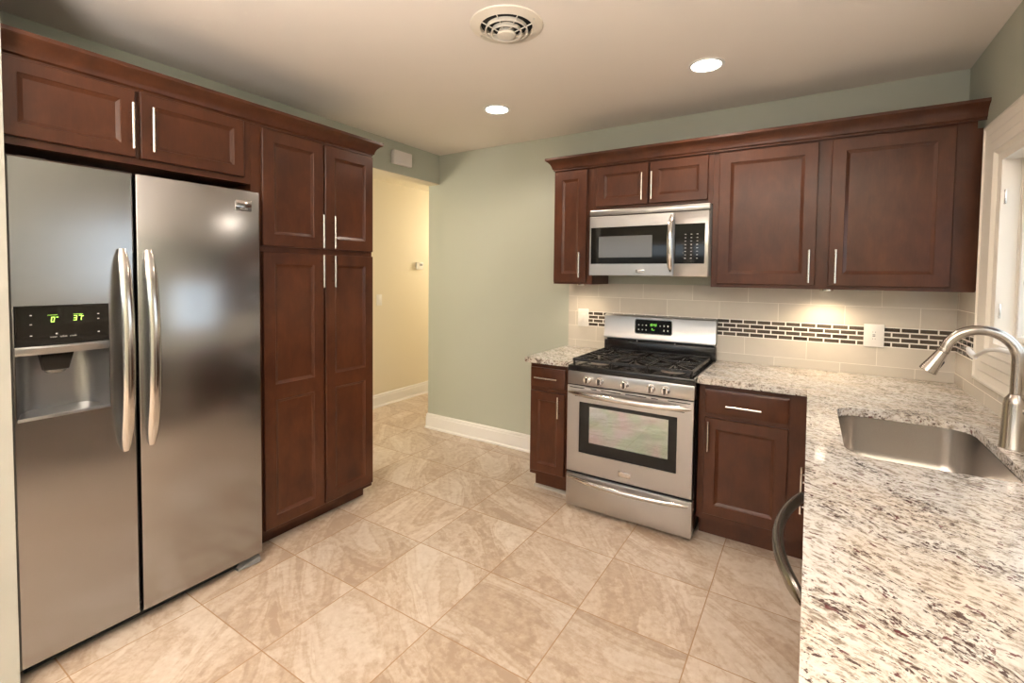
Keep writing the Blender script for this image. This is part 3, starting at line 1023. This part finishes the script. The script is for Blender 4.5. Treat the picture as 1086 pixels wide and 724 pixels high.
# ------------------------------------------------------------------ gas range
RX = -0.0197
rg = thing('gas_range', 'freestanding stainless gas range with black cooktop under the microwave', 'stove', (RX, 0, 0))
RW = 0.757
RY = -0.6865
bm = BX(0.003, 0.028, -0.640, -0.040, 0.035, 0.868)
box(bm, RW - 0.028, RW - 0.003, -0.640, -0.040, 0.035, 0.868)
box(bm, 0.028, RW - 0.028, -0.640, -0.040, 0.035, 0.25)
box(bm, 0.028, RW - 0.028, -0.640, -0.040, 0.765, 0.868)
box(bm, 0.028, RW - 0.028, -0.060, -0.040, 0.25, 0.765)
obj('oven_body', bm, MT['enamel'], rg)
bm = bmesh.new()
V8 = [(0.0285, -0.62), (RW - 0.0285, -0.62), (RW - 0.0285, -0.065), (0.0285, -0.065)]
lo = [bm.verts.new((x, y, 0.2505)) for x, y in V8]
hi = [bm.verts.new((x, y, 0.7645)) for x, y in V8]
bm.faces.new(lo)
bm.faces.new(hi)
for a, b in ((1, 2), (2, 3), (3, 0)):
    bm.faces.new((lo[a], lo[b], hi[b], hi[a]))
obj('oven_cavity', bm, MT['cavity'], rg)
for zz in (0.470, 0.575):
    bm = bmesh.new()
    for k in range(15):
        x = 0.04 + k * (RW - 0.08) / 14
        tube(bm, [(x, -0.60, zz), (x, -0.09, zz)], 0.0015, ref=(0, 0, 1), seg=6)
    for yy in (-0.60, -0.35, -0.09):
        tube(bm, [(0.031, yy, zz - 0.003), (RW - 0.031, yy, zz - 0.003)], 0.0042, ref=(0, 0, 1), seg=8)
    obj('oven_rack', bm, MT['rack'], rg)
# storage drawer
sd = obj('storage_drawer', BX(0.002, RW - 0.002, RY, -0.6405, 0.028, 0.232, bev=0.004), MT['steel'], rg)
bow(sd, 'handle', (0.022, RY - 0.004, 0.207), (RW - 0.022, RY - 0.004, 0.207), 0.048, w=0.014, th=0.010, flat=2.0)
obj('drawer_shadow_gap', BX(0.006, RW - 0.006, -0.675, -0.6405, 0.2325, 0.2455), MT['gap'], rg)
# oven door
DZa, DZb = 0.246, 0.782
bm = bmesh.new()
plate(bm, 0.002, RW - 0.002, DZa, DZb, RY, 0.045, [(0.083, 0.668, 0.372, 0.687)], edge=0.004, through=True)
od = obj('oven_door', bm, MT['steel'], rg, smooth=20)
bm = bmesh.new()
plate(bm, 0.0835, 0.6675, 0.3725, 0.6865, RY + 0.0015, 0.012, [(0.148, 0.620, 0.440, 0.664)], edge=0.001, through=True)
obj('window_border', bm, MT['black_g'], od, smooth=0)
obj('window_pane', BX(0.1485, 0.6195, RY + 0.004, RY + 0.008, 0.4405, 0.6635), MT['ovenpane'], od)
bow(od, 'handle', (0.016, RY - 0.006, 0.742), (RW - 0.016, RY - 0.006, 0.742), 0.046, w=0.017, th=0.013, flat=2.2)
for a, b in ((0.02, 0.115), (0.158, 0.195), (0.222, 0.345), (0.372, 0.495), (0.522, 0.560), (0.615, 0.735)):
    obj('vent_slot', BX(a, b, RY - 0.0008, RY + 0.002, 0.769, 0.774), MT['gap'], od, smooth=0)
for a, b in ((0.055, 0.14), (0.61, 0.705)):
    obj('vent_slot', BX(a, b, RY - 0.0008, RY + 0.002, 0.718, 0.722), MT['gap'], od, smooth=0)
lb = obj('badge', BX(0.340, 0.414, RY - 0.004, RY, 0.281, 0.314, bev=0.002), MT['steel_bow'], od)
# control panel and knobs
obj('panel_gap', BX(0.006, RW - 0.006, -0.672, -0.6405, 0.7825, 0.7885), MT['gap'], rg)
cp = obj('control_panel', BX(0.002, RW - 0.002, RY + 0.004, -0.6405, 0.789, 0.8695, bev=0.004), MT['steel'], rg)
for x in (0.135, 0.214, 0.366, 0.519, 0.600):
    bm = bmesh.new()
    lathe(bm, [(0.0, 0.0), (0.025, 0.0), (0.0255, 0.006), (0.0225, 0.009), (0.0215, 0.022), (0.018, 0.026), (0, 0.026)], (x, RY + 0.0038, 0.826), axis='y', seg=28)
    kb = obj('knob', bm, MT['steel_bow'], cp)
    bm = BX(x - 0.0045, x + 0.0045, RY - 0.036, RY - 0.0222, 0.808, 0.846, bev=0.003)
    obj('knob_grip', bm, MT['grip'], kb)
# cooktop
bm = bmesh.new()
box(bm, 0.0, RW, -0.680, -0.070, 0.870, 0.906, bev=0.006)
obj('cooktop', bm, MT['enamel'], rg)
for a in (0.0005, RW - 0.010):
    obj('cooktop_rail', BX(a, a + 0.0095, -0.676, -0.075, 0.9062, 0.912, bev=0.002), MT['alu'], rg)
burn = [(0.155, -0.530, 0.040), (0.155, -0.235, 0.034), (0.378, -0.385, 0.044), (0.602, -0.530, 0.046), (0.602, -0.235, 0.032)]
for x, y, r in burn:
    bm = bmesh.new()
    lathe(bm, [(r * 1.5, 0), (r * 1.45, 0.004), (r * 1.05, 0.006), (r, 0.018), (r * 0.6, 0.020), (0, 0.020)], (x, y, 0.9062), seg=28)
    b_ = obj('burner', bm, MT['burner'], rg)
    bm = bmesh.new()
    lathe(bm, [(0, 0), (r * 0.92, 0), (r * 0.95, 0.005), (r * 0.85, 0.009), (0, 0.011)], (x, y, 0.9265), seg=28)
    obj('burner_cap', bm, MT['cap'], b_)


def bar(bm, a, b, w=0.0055, h=0.0075):
    a, b = Vector(a), Vector(b)
    d = (b - a).normalized()
    s = Vector((-d.y, d.x, 0)).normalized() * w
    for (p, q) in ((a, b),):
        vs = []
        for base in (p, q):
            for sx, sz in ((-1, -h), (1, -h), (0.7, h), (-0.7, h)):
                vs.append(bm.verts.new(base + s * sx + Vector((0, 0, sz))))
        for f in ((0, 1, 2, 3), (7, 6, 5, 4), (0, 4, 5, 1), (1, 5, 6, 2), (2, 6, 7, 3), (3, 7, 4, 0)):
            bm.faces.new([vs[i] for i in f])


GZ = 0.940
for gi, (xa, xb) in enumerate(((0.020, 0.268), (0.272, 0.485), (0.489, 0.737))):
    bm = bmesh.new()
    ya, yb = -0.655, -0.095
    for x in (xa + 0.006, xb - 0.006):
        bar(bm, (x, ya, GZ - 0.002), (x, yb, GZ - 0.002))
    for y in (ya + 0.006, yb - 0.006, (ya + yb) / 2):
        bar(bm, (xa, y, GZ - 0.002), (xb, y, GZ - 0.002))
    for x in (xa + 0.008, xb - 0.008):
        for y in (ya + 0.008, yb - 0.008, (ya + yb) / 2):
            tube(bm, [(x, y, 0.9065), (x, y, GZ - 0.004)], [0.008, 0.006], ref=(1, 0, 0), seg=8)
    xc = (xa + xb) / 2
    cs = [(-0.530,), (-0.235,)] if gi != 1 else [(-0.530,), (-0.385,), (-0.235,)]
    for (yc,) in cs:
        for k in range(8):
            a = k * PI / 4 + (0.0 if gi != 1 else 0.0)
            dx, dy = math.cos(a), math.sin(a)
            lim = min((xb - xa) / 2 / abs(dx) if abs(dx) > 1e-3 else 9, 0.132 / abs(dy) if abs(dy) > 1e-3 else 9)
            if gi == 1 and yc == -0.385 and k % 2 == 0 and k in (2, 6):
                continue
            p0 = (xc + dx * 0.030, yc + dy * 0.030, GZ + 0.004)
            p1 = (xc + dx * (lim - 0.004), yc + dy * (lim - 0.004), GZ - 0.001)
            bar(bm, p0, p1, 0.0048, 0.007)
    obj('grate', bm, MT['iron'], rg, smooth=20)
# backguard
bm = BX(0.0, RW, -0.068, -0.012, 0.9068, 1.000, bev=0.003)
obj('backguard_base', bm, MT['enamel'], rg)
bm = BX(0.018, RW - 0.018, -0.058, -0.012, 1.0003, 1.0123)
obj('backguard_vent', bm, MT['gap'], rg)
for x in (0.24, 0.50):
    obj('vent_post', BX(x - 0.003, x + 0.003, -0.066, -0.0585, 1.0003, 1.0128), MT['alu'], rg)
bm = bmesh.new()
pr = [(-0.012, 1.0125), (-0.072, 1.0125), (-0.078, 1.017), (-0.078, 1.030), (-0.072, 1.044), (-0.068, 1.174), (-0.062, 1.182), (-0.040, 1.184), (-0.012, 1.184)]
l = [bm.verts.new((0.0, y, z)) for y, z in pr]
r = [bm.verts.new((RW, y, z)) for y, z in pr]
for k in range(len(pr)):
    j = (k + 1) % len(pr)
    bm.faces.new((l[k], l[j], r[j], r[k]))
bm.faces.new(l)
bm.faces.new(r)
bgd = obj('backguard', bm, MT['steel'], rg, smooth=35)
# clock display lies on the sloping face
dsp = bpy.data.objects.new('clock_display', None)
tilt = math.atan2(0.004, 0.130)
bm = bmesh.new()


def rrect(bm, x0, x1, z0, z1, y0, y1, r, n=5):
    pts = []
    for cx_, cz_, a0 in ((x1 - r, z1 - r, 0), (x0 + r, z1 - r, PI / 2), (x0 + r, z0 + r, PI), (x1 - r, z0 + r, 1.5 * PI)):
        for k in range(n + 1):
            a = a0 + PI / 2 * k / n
            pts.append((cx_ + r * math.cos(a), cz_ + r * math.sin(a)))
    f = [bm.verts.new((x, y0, z)) for x, z in pts]
    b = [bm.verts.new((x, y1, z)) for x, z in pts]
    m = len(pts)
    for k in range(m):
        bm.faces.new((f[k], f[(k + 1) % m], b[(k + 1) % m], b[k]))
    bm.faces.new(f)
    bm.faces.new(b)


bpy.data.objects.remove(dsp)
rrect(bm, -0.124, 0.124, -0.0475, 0.0475, -0.002, 0.001, 0.012)
dsp = obj('clock_display', bm, MT['black_g'], rg, loc=(0.354, -0.0705, 1.110), smooth=0)
dsp.rotation_euler = (-tilt, 0, 0)
bm = bmesh.new()
rrect(bm, -0.130, 0.130, -0.0535, 0.0535, -0.0012, 0.0009, 0.016)
bz = obj('display_bezel', bm, MT['steel_bow'], dsp, smooth=0)
bm = bmesh.new()
digits(bm, '10:43', -0.026, 0.006, 0.016, -0.0021)
box(bm, -0.008, -0.004, -0.0027, -0.0021, -0.016, -0.010)
box(bm, -0.012, 0.010, -0.0027, -0.0021, -0.022, -0.020)
obj('clock_digits', bm, MT['green2'], dsp, smooth=0)
bm = bmesh.new()
for x in (-0.100, -0.074, -0.048, 0.048, 0.074, 0.100):
    for z in (0.006, -0.026):
        if abs(x) > 0.06 or x < 0 or z > 0:
            box(bm, x - 0.004, x + 0.004, -0.0026, -0.0021, z, z + 0.007 if x < 0.06 else z + 0.011)
obj('display_print', bm, MT['mark'], dsp, smooth=0)

# ------------------------------------------------------------------ base cabinets
BY = -0.566
CT, GT = 0.914, 0.0326
CZ = CT - GT - 0.0004
bl = thing('base_cabinet', 'narrow dark wood base cabinet left of the range, one drawer and door', 'cabinet', (-0.336, BY, 0))
carcass(bl, 0.308, 0.55, 0.0, CZ, toe=0.118, top=True)
face_frame(bl, 0.308, 0.118, CZ, [(0.04, 0.225, 0.16, 0.67), (0.04, 0.225, 0.735, 0.83)])
dr = drawer_front(bl, 0.008, 0.262, 0.716, 0.846, -0.0411)
pull(dr, 0.135, 0.784, 0.168, -0.0411, vertical=False)
d = door(bl, 0.008, 0.262, 0.148, 0.688, -0.0411, stile=0.055)
pull(d, 0.226, 0.606, 0.140, -0.0411)
obj('shim_strip', BX(0.0, 0.306, 0.035, 0.0595, 0.0005, 0.014), MT['shoe'], bl)
br = thing('base_cabinet', 'dark wood base cabinet right of the range, one drawer over one door', 'cabinet', (0.7405, BY, 0))
carcass(br, 0.518, 0.55, 0.0, CZ, toe=0.118)
face_frame(br, 0.518, 0.118, CZ, [(0.07, 0.40, 0.19, 0.66), (0.07, 0.40, 0.735, 0.83)])
dr = drawer_front(br, 0.034, 0.432, 0.716, 0.848, -0.0411)
pull(dr, 0.226, 0.772, 0.168, -0.0411, vertical=False)
d = door(br, 0.034, 0.432, 0.156, 0.692, -0.0411, stile=0.058)
pull(d, 0.058, 0.596, 0.165, -0.0411)
# peninsula run, fronts face -x ; local x runs towards the camera
PXF = 1.308
sb = thing('sink_base_cabinet', 'dark wood sink base under the granite, with paired bar pulls', 'cabinet', (PXF, -0.612, 0), -PI / 2)
carcass(sb, 1.036, 0.575, 0.0, CZ, toe=0.118, top=False)
face_frame(sb, 1.036, 0.118, CZ, [(0.13, 0.47, 0.16, 0.83), (0.52, 0.98, 0.16, 0.83)])
for a, b, hx in ((0.06, 0.490, 0.448), (0.500, 1.015, 0.535)):
    d = door(sb, a, b, 0.150, 0.860, -0.0411)
    pull(d, hx, 0.592, 0.160, -0.0411)
dw = thing('dishwasher', 'dishwasher with curved bar handle beside the sink cabinet, under granite edge', 'dishwasher', (PXF - 0.020, -1.6525, 0), -PI / 2)
obj('tub', BX(0.006, 0.600, 0.012, 0.56, 0.10, CZ - 0.006), MT['grey'], dw)
dd = obj('dishwasher_door', BX(0.004, 0.602, -0.028, 0.0115, 0.115, 0.868, bev=0.004), MT['steel'], dw)
obj('kick_plate', BX(0.006, 0.600, 0.05, 0.065, 0.0, 0.10), MT['black'], dw)
bow(dd, 'handle', (0.012, -0.034, 0.800), (0.592, -0.034, 0.800), 0.062, w=0.018, th=0.013, flat=2.0, mat='bow_dark')
eb = thing('end_cabinet', 'dark wood end cabinet of the peninsula, nearest the camera', 'cabinet', (PXF, -2.259, 0), -PI / 2)
carcass(eb, 0.46, 0.575, 0.0, CZ, toe=0.118)
face_frame(eb, 0.46, 0.118, CZ, [(0.07, 0.39, 0.19, 0.83)])
d = door(eb, 0.03, 0.43, 0.150, 0.860, -0.0411)
pull(d, 0.40, 0.66, 0.160, -0.0411)


# ------------------------------------------------------------------ worktops
def slab(name, outer, hole, z0, z1, label):
    bm = bmesh.new()
    loops = []
    for lp in [outer] + ([hole] if hole else []):
        vs = [bm.verts.new((x, y, z1)) for x, y in lp]
        loops.append([bm.edges.new((vs[k], vs[(k + 1) % len(vs)])) for k in range(len(vs))])
    bmesh.ops.triangle_fill(bm, edges=[e for l in loops for e in l], use_beauty=True, use_dissolve=False)
    top = list(bm.faces)
    bnd = [e for e in bm.edges if len(e.link_faces) == 1]
    ret = bmesh.ops.extrude_face_region(bm, geom=top)
    vs = [g for g in ret['geom'] if isinstance(g, bmesh.types.BMVert)]
    bmesh.ops.translate(bm, vec=(0, 0, z0 - z1), verts=vs)
    return tag(obj(name, bm, MT['granite'], smooth=30), label, 'countertop')


def rounded(x0, x1, y0, y1, r, n=8):
    pts = []
    for cx_, cy_, a0 in ((x1 - r, y1 - r, 0), (x0 + r, y1 - r, PI / 2), (x0 + r, y0 + r, PI), (x1 - r, y0 + r, 1.5 * PI)):
        for k in range(n + 1):
            a = a0 + PI / 2 * k / n
            pts.append((cx_ + r * math.cos(a), cy_ + r * math.sin(a)))
    return pts


CY = -0.645
SK = (1.352, 1.775, -1.565, -0.905, 0.085)
slab('countertop', [(-0.352, CY), (-0.022, CY), (-0.022, -0.0095), (-0.352, -0.0095)], None, CT - GT, CT, 'small speckled granite countertop left of the range')
slab('countertop', [(0.739, CY), (1.2467, CY), (1.2467, -2.76), (XR - 0.0095, -2.76), (XR - 0.0095, -0.0095), (0.739, -0.0095)], rounded(*SK), CT - GT, CT,
     'large speckled granite countertop with undermount sink, right of the range')

# sink
sk = thing('kitchen_sink', 'undermount stainless steel sink set into the granite countertop', 'sink', (0, 0, 0))
sx0, sx1, sy0, sy1, sr = SK
bm = bmesh.new()
rings = []
zt = CT - GT - 0.0006
for off, z in ((-0.022, zt), (0.002, zt), (0.002, zt - 0.02), (0.006, 0.745), (0.012, 0.715), (0.024, 0.698), (0.045, 0.690), (0.12, 0.686)):
    rr = max(0.02, sr - off) if off < 0.06 else 0.03
    rings.append([bm.verts.new((x, y, z)) for x, y in rounded(sx0 + off, sx1 - off, sy0 + off, sy1 - off, rr)])
m = len(rings[0])
for a, b in zip(rings, rings[1:]):
    for k in range(m):
        bm.faces.new((a[k], a[(k + 1) % m], b[(k + 1) % m], b[k]))
bm.faces.new(rings[-1])
obj('basin', bm, MT['sink'], sk, smooth=50)
bm = bmesh.new()
lathe(bm, [(0, 0.004), (0.018, 0.004), (0.020, 0.002), (0.040, 0.003), (0.044, 0.0005)], ((sx0 + sx1) / 2, (sy0 + sy1) / 2, 0.6865), seg=28)
obj('drain', bm, MT['nickel'], sk)

# faucet
fx, fy = 1.817, -1.195
fa = thing('faucet', 'brushed nickel pull-down gooseneck faucet beside the sink', 'faucet', (fx, fy, CT))
bm = bmesh.new()
lathe(bm, [(0, 0), (0.0365, 0), (0.0365, 0.003), (0.035, 0.006), (0.0300, 0.145), (0.0275, 0.160), (0.0195, 0.172), (0.0175, 0.176)], seg=32)
obj('faucet_body', bm, MT['faucet'], fa, smooth=40)
pts = [(0, 0, 0.165), (0, 0, 0.22), (0, 0, 0.288)]
R = 0.090
for k in range(1, 21):
    a = PI * 0.93 * k / 20
    pts.append((-R + R * math.cos(a), 0, 0.288 + R * math.sin(a)))
bm = bmesh.new()
tube(bm, pts, 0.0162, ref=(0, 1, 0), seg=18)
obj('spout', bm, MT['faucet'], fa, smooth=60)
e = Vector(pts[-1])
t = (Vector(pts[-1]) - Vector(pts[-2])).normalized()
t = (t + Vector((-0.24, 0, -0.02))).normalized()
bm = bmesh.new()
tube(bm, [e - t * 0.001, e + t * 0.010, e + t * 0.012, e + t * 0.030, e + t * 0.078, e + t * 0.090, e + t * 0.092],
     [0.0165, 0.0172, 0.0160, 0.0180, 0.0245, 0.0258, 0.0235], ref=(0, 1, 0), seg=24)
obj('spray_head', bm, MT['faucet'], fa, smooth=35)
sd_ = Vector((0, 1, 0)).cross(t).normalized()
bm = bmesh.new()
q = e + t * 0.052 - sd_ * 0.0195 if sd_.x < 0 else e + t * 0.052 + sd_ * 0.0195
tube(bm, [q - t * 0.014, q - t * 0.010, q + t * 0.010, q + t * 0.014], [0.002, 0.0045, 0.0045, 0.002], ref=(0, 1, 0), seg=10)
obj('spray_button', bm, MT['black'], fa)
bm = bmesh.new()
tube(bm, [(0.010, -0.010, 0.125), (0.030, -0.022, 0.128), (0.040, -0.028, 0.130)], [0.018, 0.018, 0.014], ref=(0, 0, 1), seg=18)
tube(bm, [(0.036, -0.026, 0.130), (0.046, -0.034, 0.17), (0.058, -0.044, 0.225)], [0.008, 0.006, 0.005], ref=(1, 0, 0), seg=12)
obj('lever', bm, MT['faucet'], fa, smooth=50)


# ------------------------------------------------------------------ plates, chime, thermostat
def wall_plate(name, w, h, label, cat, loc, rz, kind):
    t = thing(name, label, cat, loc, rz)
    obj('cover_plate', BX(-w / 2, w / 2, -0.007, -0.0005, -h / 2, h / 2, bev=0.003), MT['white'], t)
    bm = bmesh.new()
    if kind == 'gfci':
        box(bm, -0.017, 0.017, -0.0095, -0.0072, -0.034, 0.034, bev=0.001)
        o = obj('receptacle', bm, MT['white'], t)
        bm = bmesh.new()
        for z in (-0.022, 0.016):
            for x in (-0.006, 0.005):
                box(bm, x, x + 0.002, -0.0099, -0.0094, z, z + 0.007)
        box(bm, -0.006, 0.006, -0.0102, -0.0096, -0.006, -0.001)
        box(bm, -0.006, 0.006, -0.0102, -0.0096, 0.002, 0.007)
        obj('receptacle_slots', bm, MT['grey'], o, smooth=0)
    else:
        box(bm, -0.0165, 0.0165, -0.0092, -0.0072, -0.033, 0.033, bev=0.001)
        box(bm, -0.014, 0.014, -0.0112, -0.0093, -0.028, 0.028, bev=0.0012)
        obj('rocker', bm, MT['white'], t)
    return t


wall_plate('outlet', 0.093, 0.128, 'white outlet on the mosaic band below the wide wall cabinet', 'outlet', (1.5545, -0.009, 1.1405), 0, 'gfci')
wall_plate('light_switch', 0.086, 0.132, 'white switch plate on the backsplash left of the range', 'switch', (-0.213, -0.009, 1.141), 0, 'switch')
wall_plate('light_switch', 0.075, 0.120, 'cream switch plate on the yellow hall wall beside the pantry', 'switch', (HALLX, 0.231, 1.172), PI / 2, 'switch')
th = thing('thermostat', 'small white thermostat on the yellow hall wall', 'thermostat', (HALLX, 0.845, 1.555), PI / 2)
obj('housing', BX(-0.050, 0.050, -0.028, -0.0005, -0.042, 0.042, bev=0.004), MT['white'], th)
obj('screen', BX(-0.012, 0.036, -0.0288, -0.0282, 0.002, 0.028), MT['grey'], th)
ch = thing('door_chime', 'white doorbell chime box on the wall above the hall opening', 'chime', (XL, -0.50, 2.407), PI / 2)
obj('base', BX(-0.095, 0.095, -0.012, -0.0005, -0.050, 0.050), MT['chime'], ch)
bm = BX(-0.1005, 0.1005, -0.048, -0.0121, -0.0555, 0.0555, bev=0.006)
obj('cover', bm, MT['chime'], ch)

# ------------------------------------------------------------------ ceiling: vent and downlights
cv = thing('ceiling_vent', 'round white louvred air vent in the ceiling', 'vent', (0.090, -1.585, H))
bm = bmesh.new()
lathe(bm, [(0.132, -0.0003), (0.130, -0.004), (0.118, -0.007), (0.102, -0.010), (0.096, -0.012), (0.093, -0.008), (0.093, -0.0003)], seg=48)
obj('flange', bm, MT['vent'], cv)
bm = bmesh.new()
lathe(bm, [(0, -0.0004), (0.092, -0.0004), (0.092, -0.0010), (0, -0.0010)], seg=40)
obj('duct_opening', bm, MT['gap'], cv)  # flat black disc gives the shade inside the duct
for r0, r1, za, zb in ((0.076, 0.071, -0.024, -0.007), (0.055, 0.050, -0.032, -0.015)):
    bm = bmesh.new()
    lathe(bm, [(r0, za), (r0 + 0.002, za + 0.001), (r1 + 0.002, zb), (r1, zb), (r0 - 0.003, za + 0.001)], seg=40, close=True)
    obj('cone_ring', bm, MT['vent'], cv)
bm = bmesh.new()
lathe(bm, [(0, -0.041), (0.012, -0.041), (0.030, -0.038), (0.034, -0.034), (0.026, -0.016), (0, -0.016)], seg=32)
obj('centre_cone', bm, MT['vent'], cv)
bm = bmesh.new()
for k in range(8):
    a = k * PI / 4 + 0.2
    tube(bm, [(0.026 * math.cos(a), 0.026 * math.sin(a), -0.030), (0.095 * math.cos(a), 0.095 * math.sin(a), -0.010)], 0.002, ref=(0, 0, 1), seg=6)
obj('spokes', bm, MT['vent'], cv)
for x in (-0.112, 0.112):
    bm = bmesh.new()
    lathe(bm, [(0, -0.0105), (0.004, -0.0100), (0.004, -0.0075)], (x, 0, 0), seg=10)
    obj('screw', bm, MT['alu'], cv)


cv.scale = (1.22, 1.22, 1.22)


def downlight(loc, label):
    t = thing('recessed_light', label, 'light', loc, group='recessed ceiling lights')
    bm = bmesh.new()
    lathe(bm, [(0.088, -0.0003), (0.087, -0.005), (0.078, -0.007), (0.072, -0.005), (0.070, -0.0008)], seg=48)
    obj('trim_ring', bm, MT['trimw'], t)
    bm = bmesh.new()
    lathe(bm, [(0, -0.0020), (0.069, -0.0020), (0.0705, -0.0008), (0, -0.0008)], seg=40)
    obj('lens', bm, MT['bulb'], t)
    l = add_light('downlight_lamp', 'SPOT', (0, 0, -0.02), P_DOWN, WARM, spot_size=2.75, spot_blend=0.6, shadow_soft_size=0.07)
    l.parent = t


downlight((-0.534, -0.739, H), 'lit recessed ceiling light nearer the hall opening')
downlight((0.758, -0.733, H), 'lit recessed ceiling light over the counter corner beyond the vent')
# unseen downward spots added for more light, further back behind the camera
for x, y in ((-0.6, -4.6), (1.0, -4.6)):
    add_light('downlight_lamp', 'SPOT', (x, y, H - 0.02), P_DOWN, WARM, spot_size=2.75, spot_blend=0.6, shadow_soft_size=0.07)
add_light('hall_lamp', 'POINT', (-2.25, 2.2, HALLC - 0.5), P_HALL, (1.0, 0.92, 0.78), shadow_soft_size=0.15)
add_light('hall_lamp', 'POINT', (-2.25, -1.9, HALLC - 0.5), P_HALL, (1.0, 0.92, 0.78), shadow_soft_size=0.15)
add_light('ceiling_fill_spot', 'SPOT', (0.75, -4.4, 1.45), P_FILL, (1.0, 0.93, 0.87), (PI, 0, 0), spot_size=3.0, spot_blend=1.0, shadow_soft_size=0.40)  # unseen spot added to brighten the ceiling
